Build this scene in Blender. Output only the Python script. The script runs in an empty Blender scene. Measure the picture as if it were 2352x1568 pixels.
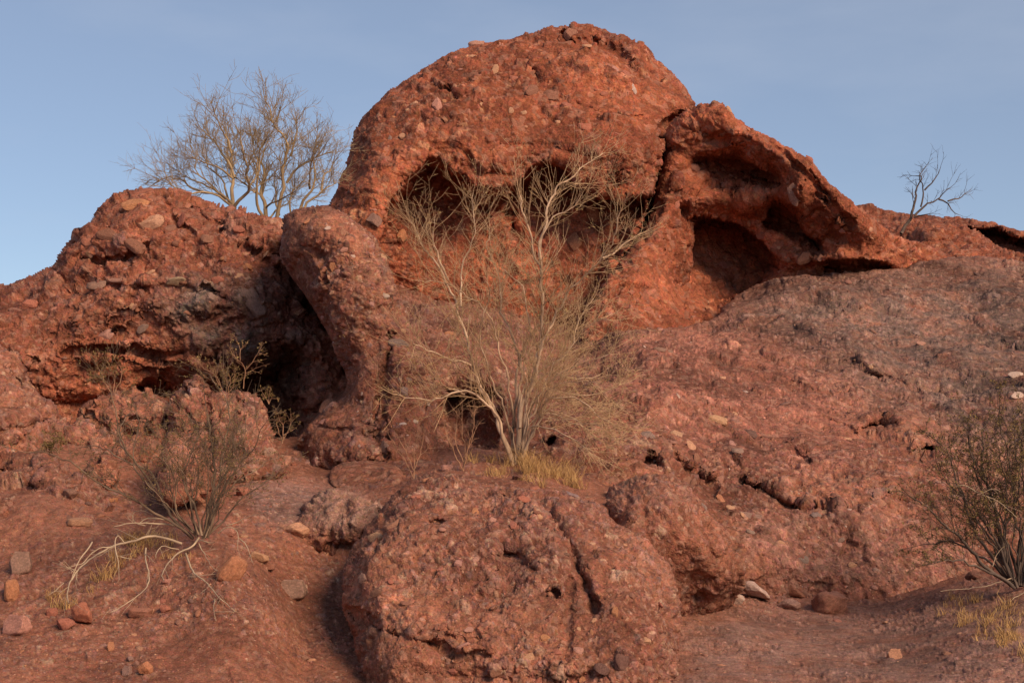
import bpy, math, random
import numpy as np
from mathutils import Vector, Euler, Matrix

random.seed(7)
RNG = np.random.default_rng(11)
scene = bpy.context.scene
COL = scene.collection

# ------------------------------------------------------------------ camera
CAM_H = 1.6
FOC = 3267.0                      # focal length in photo units (photo taken as 2352 x 1568)
CX, CY = 1176.0, 784.0
HORIZON = 1033.0                  # row of the horizon
PITCH = math.atan((HORIZON - CY) / FOC)
cam_d = bpy.data.cameras.new('camera')
cam = bpy.data.objects.new('camera', cam_d)
COL.objects.link(cam)
cam.location = (0, 0, CAM_H)
cam.rotation_euler = (math.pi / 2 + PITCH, 0, 0)
cam_d.sensor_width = 36.0
cam_d.lens = 36.0 * FOC / 2352.0
cam_d.clip_start = 0.1
cam_d.clip_end = 6000
scene.camera = cam
cp, sp = math.cos(PITCH), math.sin(PITCH)

def P(px, py, Y):
    """photo position + distance ahead -> world point(s)"""
    px = np.asarray(px, dtype=np.float64); py = np.asarray(py, dtype=np.float64)
    u = (px - CX) / FOC; v = (CY - py) / FOC
    dy = cp - v * sp; dz = sp + v * cp
    t = Y / dy
    return np.stack(np.broadcast_arrays(u * t, dy * t, CAM_H + dz * t), -1)

# ------------------------------------------------------------------ world + sun
SUN_EL, SUN_AZ = math.radians(33), math.radians(41)     # azimuth: turned to the right of straight behind the camera
SUN_DIR = Vector((math.sin(SUN_AZ) * math.cos(SUN_EL), -math.cos(SUN_AZ) * math.cos(SUN_EL), math.sin(SUN_EL)))
w = bpy.data.worlds.new('World'); scene.world = w; w.use_nodes = True
nt = w.node_tree; nt.nodes.clear()
sky = nt.nodes.new('ShaderNodeTexSky'); sky.sky_type = 'NISHITA'; sky.sun_disc = False
sky.sun_elevation = SUN_EL
sky.sun_rotation = math.atan2(SUN_DIR.x, SUN_DIR.y)
sky.air_density = 1.0; sky.dust_density = 0.7; sky.ozone_density = 2.6; sky.altitude = 1500
bg = nt.nodes.new('ShaderNodeBackground'); bg.inputs['Strength'].default_value = 0.070
wo = nt.nodes.new('ShaderNodeOutputWorld')
tc = nt.nodes.new('ShaderNodeTexCoord')
mp = nt.nodes.new('ShaderNodeMapping'); mp.inputs['Scale'].default_value = (1.0, 1.0, 3.2)
mp.inputs['Location'].default_value = (0.35, 0.2, 0.4)
nz = nt.nodes.new('ShaderNodeTexNoise'); nz.inputs['Scale'].default_value = 2.6
nz.inputs['Detail'].default_value = 6; nz.inputs['Roughness'].default_value = 0.55
rp = nt.nodes.new('ShaderNodeValToRGB')
rp.color_ramp.elements[0].position = 0.46; rp.color_ramp.elements[0].color = (.30, .30, .30, 1)
rp.color_ramp.elements[1].position = 0.80; rp.color_ramp.elements[1].color = (0.55, 0.55, 0.55, 1)
mxw = nt.nodes.new('ShaderNodeMix'); mxw.data_type = 'RGBA'
mxw.inputs['B'].default_value = (5.3, 5.8, 6.9, 1)
nt.links.new(tc.outputs['Generated'], mp.inputs['Vector'])
nt.links.new(mp.outputs['Vector'], nz.inputs['Vector'])
nt.links.new(nz.outputs['Fac'], rp.inputs['Fac'])
nt.links.new(rp.outputs['Color'], mxw.inputs['Factor'])
nt.links.new(sky.outputs['Color'], mxw.inputs['A'])
nt.links.new(mxw.outputs['Result'], bg.inputs['Color'])
nt.links.new(bg.outputs['Background'], wo.inputs['Surface'])
sun_d = bpy.data.lights.new('sun', 'SUN'); sun_d.energy = 3.1; sun_d.angle = math.radians(26)
sun_d.color = (1.0, 0.75, 0.53)
sun = bpy.data.objects.new('sun', sun_d); COL.objects.link(sun)
sun.location = (20, -20, 20)
sun.rotation_euler = SUN_DIR.to_track_quat('Z', 'Y').to_euler()
vs = scene.view_settings
vs.view_transform = 'Standard'; vs.look = 'None'; vs.gamma = 1.0; vs.exposure = 0.58
vs.use_curve_mapping = False
scene.render.engine = 'CYCLES'

# ------------------------------------------------------------------ numpy noise
def _h(ix, iy, iz, s):
    n = (ix.astype(np.uint32) * np.uint32(374761393) + iy.astype(np.uint32) * np.uint32(668265263)
         + iz.astype(np.uint32) * np.uint32(2147483647 - 1013904223) + np.uint32((s * 974634521 + 12345) & 0xffffffff))
    n = (n ^ (n >> np.uint32(13))) * np.uint32(1274126177)
    n = (n ^ (n >> np.uint32(16))) * np.uint32(2246822519)
    return n ^ (n >> np.uint32(15))

def hf(ix, iy, iz, s):
    return (_h(ix, iy, iz, s) & np.uint32(0xffffff)).astype(np.float32) / np.float32(0xffffff)

def vnoise(p, s=0):
    """value noise, -1..1"""
    f = np.floor(p); i = f.astype(np.int64); t = (p - f).astype(np.float32)
    t = t * t * t * (t * (t * 6 - 15) + 10)
    x, y, z = i[:, 0], i[:, 1], i[:, 2]
    r = np.zeros(len(p), np.float32)
    for dx in (0, 1):
        wx = t[:, 0] if dx else 1 - t[:, 0]
        for dy in (0, 1):
            wy = t[:, 1] if dy else 1 - t[:, 1]
            for dz in (0, 1):
                wz = t[:, 2] if dz else 1 - t[:, 2]
                r += wx * wy * wz * hf(x + dx, y + dy, z + dz, s)
    return r * 2 - 1

ROT = np.array(Euler((0.61, 0.37, 0.83)).to_matrix())
def fbm(p, octs=4, gain=0.5, s=0):
    a, r, q = 1.0, np.zeros(len(p), np.float32), p
    for o in range(octs):
        r += a * vnoise(q, s + o); a *= gain; q = (q @ ROT.T) * 2.03 + 7.7
    return r

def worley(p, s=0, vec=False):
    """nearest jittered cell point: (distance, id hash 0..1, second hash)"""
    f = np.floor(p); i = f.astype(np.int64); fr = (p - f).astype(np.float32)
    best = np.full(len(p), 9.0, np.float32); b1 = np.zeros(len(p), np.float32); b2 = np.zeros(len(p), np.float32)
    dv = np.zeros((len(p), 3), np.float32) if vec else None
    for dx in (-1, 0, 1):
        for dy in (-1, 0, 1):
            for dz in (-1, 0, 1):
                cx, cy, cz = i[:, 0] + dx, i[:, 1] + dy, i[:, 2] + dz
                h = _h(cx, cy, cz, s)
                jx = (h & np.uint32(1023)).astype(np.float32) / 1023
                jy = ((h >> np.uint32(10)) & np.uint32(1023)).astype(np.float32) / 1023
                jz = ((h >> np.uint32(20)) & np.uint32(1023)).astype(np.float32) / 1023
                d = (dx + jx - fr[:, 0]) ** 2 + (dy + jy - fr[:, 1]) ** 2 + (dz + jz - fr[:, 2]) ** 2
                m = d < best
                best[m] = d[m]
                if vec: dv[m, 0] = (fr[:, 0] - dx - jx)[m]; dv[m, 1] = (fr[:, 1] - dy - jy)[m]; dv[m, 2] = (fr[:, 2] - dz - jz)[m]
                hh = (h * np.uint32(2654435761)) >> np.uint32(8)
                b1[m] = ((hh & np.uint32(4095)).astype(np.float32) / 4095)[m]
                b2[m] = (((hh >> np.uint32(12)) & np.uint32(4095)).astype(np.float32) / 4095)[m]
    return (np.sqrt(best), b1, b2, dv) if vec else (np.sqrt(best), b1, b2)

def sstep(x):
    x = np.clip(x, 0, 1); return x * x * (3 - 2 * x)

# ------------------------------------------------------------------ 2D outlines in photo units
def chaikin(pts, n=2, closed=True):
    p = np.array(pts, dtype=np.float64)
    for _ in range(n):
        if closed:
            q = np.roll(p, -1, 0)
            p = np.stack([p * .75 + q * .25, p * .25 + q * .75], 1).reshape(-1, 2)
        else:
            a, b = p[:-1], p[1:]
            m = np.stack([a * .75 + b * .25, a * .25 + b * .75], 1).reshape(-1, 2)
            p = np.vstack([p[:1], m, p[-1:]])
    return p

def rough_outline(poly, amp, seed, step=5.0):
    q = np.vstack([poly, poly[:1]]); seg = np.linalg.norm(np.diff(q, axis=0), axis=1); L = np.concatenate([[0], np.cumsum(seg)])
    s = np.linspace(0, L[-1], max(8, int(L[-1] / step)), endpoint=False)
    p = np.stack([np.interp(s, L, q[:, k]) for k in range(2)], 1)
    t = np.roll(p, -1, 0) - np.roll(p, 1, 0); t /= np.maximum(np.linalg.norm(t, axis=1, keepdims=True), 1e-9)
    n = np.stack([t[:, 1], -t[:, 0]], 1)
    z = np.stack([p[:, 0] / 34, p[:, 1] / 34, np.full(len(p), seed + .5)], 1)
    o = amp * (0.75 * fbm(z, 4, .62, 91 + seed) + 0.5 * np.abs(fbm(z * 1.7 + 3, 2, .5, 95 + seed)) - .2)
    return p + n * o[:, None]

def seg_dist(pts, poly, closed=True):
    best = np.full(len(pts), 1e18); near = np.zeros_like(pts)
    n = len(poly)
    for k in range(n if closed else n - 1):
        a = poly[k]; b = poly[(k + 1) % n]; ab = b - a
        L = max(ab @ ab, 1e-9)
        t = np.clip(((pts - a) @ ab) / L, 0, 1)
        c = a + t[:, None] * ab
        d = ((pts - c) ** 2).sum(1)
        m = d < best
        best[m] = d[m]; near[m] = c[m]
    return np.sqrt(best), near

def grid_dist(G, nx, ny, x0, y0, s, poly, rmax):
    """distance to a closed outline for a regular grid, exact up to rmax"""
    X = G[:, 0].reshape(ny, nx); Yv = G[:, 1].reshape(ny, nx)
    best = np.full((ny, nx), rmax * rmax * 1.0); nr = np.zeros((ny, nx, 2)); ins = np.zeros((ny, nx), bool)
    n = len(poly)
    for k in range(n):
        a = poly[k]; b = poly[(k + 1) % n]
        i0 = max(0, int((min(a[0], b[0]) - rmax - x0) / s)); i1 = min(nx, int((max(a[0], b[0]) + rmax - x0) / s) + 2)
        j0 = max(0, int((min(a[1], b[1]) - rmax - y0) / s)); j1 = min(ny, int((max(a[1], b[1]) + rmax - y0) / s) + 2)
        if i1 <= i0 or j1 <= j0: continue
        xs = X[j0:j1, i0:i1]; ys = Yv[j0:j1, i0:i1]; ab = b - a; L = max(ab @ ab, 1e-9)
        t = np.clip(((xs - a[0]) * ab[0] + (ys - a[1]) * ab[1]) / L, 0, 1)
        cx = a[0] + t * ab[0]; cy = a[1] + t * ab[1]
        d = (xs - cx) ** 2 + (ys - cy) ** 2
        m = d < best[j0:j1, i0:i1]
        best[j0:j1, i0:i1][m] = d[m]; nr[j0:j1, i0:i1, 0][m] = cx[m]; nr[j0:j1, i0:i1, 1][m] = cy[m]
        r0 = max(0, int((min(a[1], b[1]) - y0) / s) - 1); r1 = min(ny, int((max(a[1], b[1]) - y0) / s) + 3)
        if r1 > r0 and a[1] != b[1]:
            ys = Yv[r0:r1, :1]; mm = (a[1] > ys) != (b[1] > ys)
            ins[r0:r1] ^= mm & (X[r0:r1] < (b[0] - a[0]) * (ys - a[1]) / (b[1] - a[1]) + a[0])
    return ins.ravel(), np.sqrt(best).ravel(), nr.reshape(-1, 2)

def inside(pts, poly):
    x, y = pts[:, 0], pts[:, 1]; r = np.zeros(len(pts), bool)
    n = len(poly)
    for k in range(n):
        x0, y0 = poly[k]; x1, y1 = poly[(k + 1) % n]
        if y0 == y1: continue
        m = (y0 > y) != (y1 > y)
        r ^= m & (x < (x1 - x0) * (y - y0) / (y1 - y0) + x0)
    return r

def tps(ctrl):
    c = np.array(ctrl, dtype=np.float64); X = c[:, :2] / 1000; v = c[:, 2]
    n = len(c)
    def U(r2): return 0.5 * r2 * np.log(np.maximum(r2, 1e-12))
    d2 = ((X[:, None] - X[None]) ** 2).sum(-1)
    A = np.zeros((n + 3, n + 3)); A[:n, :n] = U(d2) + np.eye(n) * 0.002
    A[:n, n] = 1; A[:n, n + 1:] = X; A[n, :n] = 1; A[n + 1:, :n] = X.T
    sol = np.linalg.lstsq(A, np.concatenate([v, np.zeros(3)]), rcond=None)[0]
    def f(q):
        q = q / 1000; r = sol[n] + q @ sol[n + 1:]
        for k in range(n):
            r = r + sol[k] * U(((q - X[k]) ** 2).sum(1))
        return r
    return f

# ------------------------------------------------------------------ mesh helpers
def mesh_np(name, V, quads=None, tris=None, smooth=True, color=None):
    me = bpy.data.meshes.new(name)
    V = np.asarray(V, dtype=np.float32)
    me.vertices.add(len(V)); me.vertices.foreach_set('co', V.ravel())
    idx = []; tot = []
    if quads is not None and len(quads): idx.append(np.asarray(quads, np.int32).ravel()); tot.append(np.full(len(quads), 4, np.int32))
    if tris is not None and len(tris): idx.append(np.asarray(tris, np.int32).ravel()); tot.append(np.full(len(tris), 3, np.int32))
    idx = np.concatenate(idx); tot = np.concatenate(tot)
    me.loops.add(len(idx)); me.loops.foreach_set('vertex_index', idx)
    me.polygons.add(len(tot))
    st = np.concatenate([[0], np.cumsum(tot)[:-1]]).astype(np.int32)
    me.polygons.foreach_set('loop_start', st); me.polygons.foreach_set('loop_total', tot)
    me.polygons.foreach_set('use_smooth', np.full(len(tot), bool(smooth)))
    if color is not None:
        a = me.color_attributes.new('tint', 'FLOAT_COLOR', 'POINT')
        c4 = np.ones((len(V), 4), np.float32); c4[:, :3] = color
        a.data.foreach_set('color', c4.ravel())
    me.update(calc_edges=True)
    return me

def vnormals(V, quads):
    a = V[quads[:, 2]] - V[quads[:, 0]]; b = V[quads[:, 3]] - V[quads[:, 1]]
    fn = np.cross(a, b)
    N = np.zeros_like(V)
    for k in range(4):
        for ax in range(3):
            N[:, ax] += np.bincount(quads[:, k], weights=fn[:, ax], minlength=len(V))
    return N / np.maximum(np.linalg.norm(N, axis=1, keepdims=True), 1e-12)

def link(name, me, mat, parent=None, loc=None):
    o = bpy.data.objects.new(name, me); COL.objects.link(o)
    if mat is not None and me is not None and not me.materials: me.materials.append(mat)
    if parent is not None: o.parent = parent
    if loc is not None: o.location = loc
    return o

def tag(o, label, cat, group=None, kind=None):
    o['label'] = label
    if cat: o['category'] = cat
    if group: o['group'] = group
    if kind: o['kind'] = kind
    return o

# ------------------------------------------------------------------ materials
def N(t, kind, **kw):
    n = t.nodes.new(kind)
    for k, v in kw.items():
        if k in n.inputs: n.inputs[k].default_value = v
        else: setattr(n, k, v)
    return n

def rock_material(name, src, grain=60.0, bump=0.5, rough=0.93, bdist=0.012, peb=.36, pcon=.24):
    m = bpy.data.materials.new(name); m.use_nodes = True
    t = m.node_tree; b = t.nodes['Principled BSDF']; L = t.links.new
    b.inputs['Roughness'].default_value = rough
    b.inputs['Specular IOR Level'].default_value = 0.15
    tcn = N(t, 'ShaderNodeTexCoord')
    if src == 'vertex':
        c = N(t, 'ShaderNodeAttribute', attribute_name='tint'); cout = c.outputs['Color']
    else:
        c = N(t, 'ShaderNodeObjectInfo'); cout = c.outputs['Color']
    n1 = N(t, 'ShaderNodeTexNoise', Scale=grain, Detail=5.0, Roughness=0.65)
    n2 = N(t, 'ShaderNodeTexNoise', Scale=grain * 0.16, Detail=4.0, Roughness=0.6)
    vo = N(t, 'ShaderNodeTexVoronoi', Scale=grain * 0.8)
    for n in (n1, n2, vo): L(tcn.outputs['Object'], n.inputs['Vector'])
    r1 = N(t, 'ShaderNodeMapRange'); r1.inputs['From Min'].default_value = .28; r1.inputs['From Max'].default_value = .72
    r1.inputs['To Min'].default_value = .55; r1.inputs['To Max'].default_value = 1.45
    r2 = N(t, 'ShaderNodeMapRange'); r2.inputs['From Min'].default_value = .3; r2.inputs['From Max'].default_value = .7
    r2.inputs['To Min'].default_value = .70; r2.inputs['To Max'].default_value = 1.30
    L(n1.outputs['Fac'], r1.inputs['Value']); L(n2.outputs['Fac'], r2.inputs['Value'])
    mu = N(t, 'ShaderNodeMath', operation='MULTIPLY'); L(r1.outputs['Result'], mu.inputs[0]); L(r2.outputs['Result'], mu.inputs[1])
    vm = N(t, 'ShaderNodeVectorMath', operation='SCALE')
    L(cout, vm.inputs[0]); L(mu.outputs[0], vm.inputs['Scale'])
    # tiny grit: hue variation
    gr = N(t, 'ShaderNodeMix', data_type='RGBA', blend_type='OVERLAY'); gr.inputs['Factor'].default_value = 0.18
    L(vm.outputs['Vector'], gr.inputs['A']); L(vo.outputs['Color'], gr.inputs['B'])
    hs = N(t, 'ShaderNodeMix', data_type='RGBA'); hs.inputs['Factor'].default_value = 0.45
    L(vm.outputs['Vector'], hs.inputs['A']); L(gr.outputs['Result'], hs.inputs['B'])
    # crisp little pebbles: own shade per cell, sunk joints
    wv = N(t, 'ShaderNodeVectorMath', operation='MULTIPLY_ADD'); wv.inputs[1].default_value = (.35 / grain * 4,) * 3
    nw = N(t, 'ShaderNodeTexNoise', Scale=grain * .9, Detail=2.0); L(tcn.outputs['Object'], nw.inputs['Vector'])
    L(nw.outputs['Color'], wv.inputs[0]); L(tcn.outputs['Object'], wv.inputs[2])
    v2 = N(t, 'ShaderNodeTexVoronoi', Scale=grain * peb); L(wv.outputs['Vector'], v2.inputs['Vector'])
    sx = N(t, 'ShaderNodeSeparateColor'); L(v2.outputs['Color'], sx.inputs['Color'])
    r3 = N(t, 'ShaderNodeMapRange'); r3.inputs['To Min'].default_value = 1 - pcon; r3.inputs['To Max'].default_value = 1 + pcon
    L(sx.outputs['Red'], r3.inputs['Value'])
    sel = N(t, 'ShaderNodeMath', operation='GREATER_THAN'); sel.inputs[1].default_value = .80; L(sx.outputs['Green'], sel.inputs[0])
    pc = N(t, 'ShaderNodeMix', data_type='RGBA'); pc.inputs['B'].default_value = (.36, .21, .15, 1)
    sm = N(t, 'ShaderNodeMath', operation='MULTIPLY'); sm.inputs[1].default_value = pcon * 1.1; L(sel.outputs[0], sm.inputs[0])
    L(sm.outputs[0], pc.inputs['Factor']); L(hs.outputs['Result'], pc.inputs['A'])
    vs2 = N(t, 'ShaderNodeVectorMath', operation='SCALE'); L(pc.outputs['Result'], vs2.inputs[0]); L(r3.outputs['Result'], vs2.inputs['Scale'])
    L(vs2.outputs['Vector'], b.inputs['Base Color'])
    ad = N(t, 'ShaderNodeMath', operation='ADD'); L(n1.outputs['Fac'], ad.inputs[0])
    iv = N(t, 'ShaderNodeMath', operation='MULTIPLY'); iv.inputs[1].default_value = -0.7
    L(vo.outputs['Distance'], iv.inputs[0]); L(iv.outputs[0], ad.inputs[1])
    hp = N(t, 'ShaderNodeMath', operation='MULTIPLY_ADD'); hp.inputs[1].default_value = -pcon * 4.5
    L(v2.outputs['Distance'], hp.inputs[0]); L(ad.outputs[0], hp.inputs[2])
    bp = N(t, 'ShaderNodeBump', Strength=bump, Distance=bdist); L(hp.outputs[0], bp.inputs['Height'])
    L(bp.outputs['Normal'], b.inputs['Normal'])
    return m

MAT_NEAR = rock_material('conglomerate_near', 'vertex', grain=70, bump=0.7, bdist=0.012)
MAT_MID = rock_material('conglomerate', 'vertex', grain=42, bump=0.7, bdist=0.02)
MAT_FAR = rock_material('conglomerate_far', 'vertex', grain=24, bump=0.7, bdist=0.035)
MAT_DIRT = rock_material('red_dirt', 'vertex', grain=80, bump=0.5, bdist=0.01, pcon=.14)
MAT_STONE = rock_material('stone', 'object', grain=38, bump=0.4, bdist=0.01, rough=0.9, peb=.2, pcon=.12)

def plant_material(name, c0, c1, scale=9.0, rough=0.85, transl=0.0):
    m = bpy.data.materials.new(name); m.use_nodes = True
    t = m.node_tree; b = t.nodes['Principled BSDF']; L = t.links.new
    b.inputs['Roughness'].default_value = rough; b.inputs['Specular IOR Level'].default_value = 0.2
    tcn = N(t, 'ShaderNodeTexCoord'); n1 = N(t, 'ShaderNodeTexNoise', Scale=scale, Detail=3.0)
    rr = N(t, 'ShaderNodeValToRGB')
    rr.color_ramp.elements[0].position = .35; rr.color_ramp.elements[0].color = (*c0, 1)
    rr.color_ramp.elements[1].position = .65; rr.color_ramp.elements[1].color = (*c1, 1)
    L(tcn.outputs['Object'], n1.inputs['Vector']); L(n1.outputs['Fac'], rr.inputs['Fac'])
    L(rr.outputs['Color'], b.inputs['Base Color'])
    return m

MAT_BARK = plant_material('pale_bark', (0.28, 0.185, 0.12), (0.60, 0.42, 0.28), 5)
MAT_TWIG = plant_material('dry_twig', (0.38, 0.235, 0.125), (0.62, 0.41, 0.23), 6)
MAT_DARKBARK = plant_material('dark_bark', (0.055, 0.040, 0.032), (0.15, 0.105, 0.08), 6)
MAT_BARK2 = plant_material('brown_bark', (0.10, 0.066, 0.045), (0.27, 0.18, 0.115), 6)
MAT_REDTWIG = plant_material('reddish_twig', (0.24, 0.115, 0.065), (0.42, 0.24, 0.14), 6)
MAT_DEAD = plant_material('bleached_wood', (0.28, 0.20, 0.14), (0.50, 0.37, 0.24), 6)
MAT_PALO = plant_material('olive_bark', (0.26, 0.18, 0.10), (0.42, 0.30, 0.17), 4)
MAT_LEAF = plant_material('creosote_leaf', (0.12, 0.078, 0.028), (0.22, 0.145, 0.055), 7)
MAT_BUD = plant_material('dry_leaf', (0.22, 0.15, 0.06), (0.36, 0.25, 0.10), 7)
MAT_GRASS = plant_material('dry_grass', (0.34, 0.185, 0.07), (0.54, 0.33, 0.135), 8)

# ------------------------------------------------------------------ rock palette
MATRIX0 = np.array([0.178, 0.056, 0.031]); MATRIX1 = np.array([0.280, 0.093, 0.050])
PAL = np.array([[.40, .17, .10], [.33, .125, .08], [.36, .17, .125], [.24, .125, .10], [.47, .26, .16], [.15, .055, .042], [.30, .105, .07], [.19, .075, .055]])
PAL = PAL * np.array([.86, .80, .78])
SC = dict(tan=(.46, .25, .15), orange=(.39, .17, .085), pink=(.40, .20, .15), red=(.32, .115, .075), brown=(.25, .115, .075),
          grey=(.235, .16, .13), pale=(.50, .37, .30), dark=(.11, .058, .048), greybrown=(.23, .135, .10), bluegrey=(.20, .17, .165), olive=(.27, .19, .12))

S_GRID = 2.6
ITEMS = {}

def relief(name, outline, depth, bulge=0.6, R=60, carves=(), bumps=(), grooves=(), peb=1.0, cell=0.0085, rough=1.0,
           paints=(), mat=None, thick=1.5, spacing=None, clasts=1.0, bed=0.0, seed=0, tone=1.0, smooth_out=2, lump=1.0, rimcurve=0.5, sheet=False, ragged=4.5, flat=False, facet=.3, mott=.12):
    """A solid of rock: its outline stands at the depths given, its front swells towards the viewer, its back is closed."""
    s = spacing or S_GRID
    poly = rough_outline(chaikin(outline, smooth_out), ragged, seed)
    lo, hi = poly.min(0) - s, poly.max(0) + s
    xs = np.arange(lo[0], hi[0] + s, s); ys = np.arange(lo[1], hi[1] + s, s)
    nx, ny = len(xs), len(ys)
    gx, gy = np.meshgrid(xs, ys); G = np.stack([gx.ravel(), gy.ravel()], 1)
    ins, dist, near = grid_dist(G, nx, ny, xs[0], ys[0], s, poly, max(R, 14) + 2)
    keep = ins | (dist < s * 0.72)
    snap = keep & ~ins
    G[snap] = near[snap]; dist[snap] = 0
    Yf = tps(depth)
    ids = -np.ones(len(G), np.int64); ids[keep] = np.arange(keep.sum())
    Q = G[keep]; d = dist[keep]
    # low wobble of the position so carve edges are not clean
    q3 = np.stack([Q[:, 0] / 40, Q[:, 1] / 40, np.full(len(Q), 3.1 + seed)], 1)
    wob = np.stack([fbm(q3, 4, .55, 21 + seed), fbm(q3 + 31.7, 4, .55, 22 + seed)], 1) * 7.0
    Qw = Q + wob
    Y = Yf(Q) + (bulge if flat else 0)
    calm = np.zeros(len(Q))
    h = bulge * np.power(np.clip(1 - (1 - np.clip(d / R, 0, 1)) ** 2, 0, 1), rimcurve)
    for (px, py, rx, ry, amp) in bumps:
        h = h + amp * np.exp(-(((Qw[:, 0] - px) / rx) ** 2 + ((Qw[:, 1] - py) / ry) ** 2))
    for cv_ in carves:
        (cpoly, cd, wt, wb) = cv_[:4]; sd = cv_[4] if len(cv_) > 4 else (0, 1)
        cpy = chaikin(cpoly, 1)
        near_m = ((Q[:, 0] > cpy[:, 0].min() - 20) & (Q[:, 0] < cpy[:, 0].max() + 20) & (Q[:, 1] > cpy[:, 1].min() - 20) & (Q[:, 1] < cpy[:, 1].max() + 20))
        ii = np.where(near_m)[0]
        if not len(ii): continue
        ci = inside(Qw[ii], cpy); cdist, cn = seg_dist(Qw[ii], cpy)
        tv = sstep(((cn - Qw[ii]) @ np.array(sd)) / np.maximum(cdist, 1e-6) * 0.5 + 0.5)   # 1 where the nearest rim lies on the soft side
        ww = wt + (wb - wt) * tv
        f = np.where(ci, sstep(cdist / ww), 0)
        h[ii] -= cd * f
        if len(cv_) > 5: calm[ii] = np.maximum(calm[ii], f)
    for (gp, gw, gd) in grooves:
        gpl = chaikin(gp, 2, False)
        gdist, _ = seg_dist(Qw, gpl, False)
        h = h - gd * np.exp(-(gdist / gw) ** 2)
    V = P(Q[:, 0], Q[:, 1], Y - h)
    a = ids.reshape(ny, nx)
    q = np.stack([a[:-1, :-1], a[1:, :-1], a[1:, 1:], a[:-1, 1:]], -1).reshape(-1, 4)
    q = q[(q >= 0).all(1)]
    used = np.zeros(len(V), bool); used[q.ravel()] = True
    re = -np.ones(len(V), np.int64); re[used] = np.arange(used.sum())
    V = V[used]; Q = Q[used]; d = d[used]; q = re[q]; Y0 = Y[used]; calm = calm[used]
    # --- relief at every scale
    Nn = vnormals(V, q)
    ym = np.median(Y0)
    sc = ym / 10.0
    big = fbm(V / (0.55 * sc) + seed * 3.3, 4, .5, 31 + seed) * 0.055 * sc * lump
    V = V + Nn * (big * np.clip(d / 12, 0.15, 1))[:, None]
    Nn = vnormals(V, q)
    mid = fbm(V / (0.16 * sc), 4, .55, 41 + seed)
    rid = 1 - np.abs(fbm(V / (0.22 * sc) + 5.1, 3, .5, 47 + seed))
    disp = (mid * 0.014 + (rid - .6) * 0.011 + fbm(V / (0.05 * sc), 2, .5, 49 + seed) * .0045) * sc * rough
    if bed:
        st = vnoise(np.stack([V[:, 0] / (0.9 * sc), V[:, 1] / (0.9 * sc), (V[:, 2] + 0.10 * V[:, 0]) / (0.055 * sc)], 1), 61)
        disp = disp + st * 0.018 * sc * bed
    col = MATRIX0 + (MATRIX1 - MATRIX0) * sstep(0.5 + 0.55 * fbm(V / (0.7 * sc), 3, .6, 51 + seed))[:, None]
    dens = sstep(0.5 + 0.85 * fbm(V / (0.5 * sc) + 9.9, 3, .5, 57 + seed))
    band = vnoise(np.stack([V[:, 0] / (1.6 * sc), V[:, 1] / (1.6 * sc), (V[:, 2] + 0.28 * V[:, 0]) / (0.16 * sc)], 1), 63)
    col = col * (1 + 0.13 * band + mott * fbm(V / (0.8 * sc) + 2.2, 4, .62, 66 + seed))[:, None]
    disp = disp * (0.6 + 0.8 * dens)
    # broken faces: tilted facets with small steps between them, at two sizes
    for (fk, fs, fa) in ((0, 0.30, .13), (1, 0.125, .085)):
        fw = V / (fs * sc) + 0.22 * np.stack([vnoise(V / (fs * sc) * 2.1 + 3 * a, 101 + a + fk) for a in range(3)], 1)
        F, f1, f2, dv = worley(fw + seed * 1.7 + fk * 9, 111 + fk, True)
        tx, ty, tz = f1 * 2 - 1, f2 * 2 - 1, ((f1 * 13.7) % 1.0) * 2 - 1
        disp = disp + facet * fs * sc * (((f2 * 7.3) % 1.0 - .5) * fa * 1.3 + (dv[:, 0] * tx + dv[:, 1] * ty * .5 + dv[:, 2] * tz) * fa * 2.2)
    for (k, cs, thr, amp) in ((0, cell * 1.55, .30, .62), (1, cell * .72, .46, .62), (2, cell * .36, .58, .95)):
        c = cs * ym
        wp = V / c + 0.34 * np.stack([vnoise(V / c * 2.3, 71 + k), vnoise(V / c * 2.3 + 11, 72 + k), vnoise(V / c * 2.3 + 23, 73 + k)], 1)
        F, h1, h2 = worley(wp + k * 13.3 + seed, 81 + k)
        on = h2 < thr * clasts * (0.12 + 1.35 * dens)
        r = 0.34 + 0.30 * ((h1 * 7.13) % 1.0)
        t = np.clip(1 - (F / r) ** 2, 0, 1)
        dome = np.power(t, 0.28) * r * c * 0.50
        disp = disp + np.where(on, dome * amp * peb, -0.02 * c * peb)
        fill = np.where(on, np.clip(t * 5, 0, 1), 0)[:, None] * 0.85
        ci = PAL[np.minimum((h1 * len(PAL)).astype(int), len(PAL) - 1)] * (0.82 + 0.36 * ((h1 * 31.7) % 1.0))[:, None]
        # many pebbles are coated with the red matrix
        coat = np.where(((h1 * 17.3) % 1.0) < 0.62, 0.62, 0.12)[:, None]
        col = col * (1 - fill) + (ci * (1 - coat) + col * 1.10 * coat) * fill
        pit = (h2 > 0.955) & (h1 < .5)
        disp = disp - np.where(pit, np.power(t, .6) * r * c * 0.45, 0) * peb
    V = V + Nn * (disp * np.clip(d / 5, 0.35, 1) * (1 - .75 * calm))[:, None]
    col = col * tone * (np.array([.90, 1.08, 1.20]) if ym < 17 else (np.array([.94, .99, 1.04]) if ym < 22 else np.array([1.03, .97, .90])))
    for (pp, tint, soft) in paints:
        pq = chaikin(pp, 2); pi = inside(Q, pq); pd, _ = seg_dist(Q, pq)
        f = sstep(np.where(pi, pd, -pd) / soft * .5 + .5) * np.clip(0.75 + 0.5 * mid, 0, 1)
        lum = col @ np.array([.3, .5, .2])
        col = col + f[:, None] * (lum[:, None] * np.array(tint)[None, :] - col)
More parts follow.
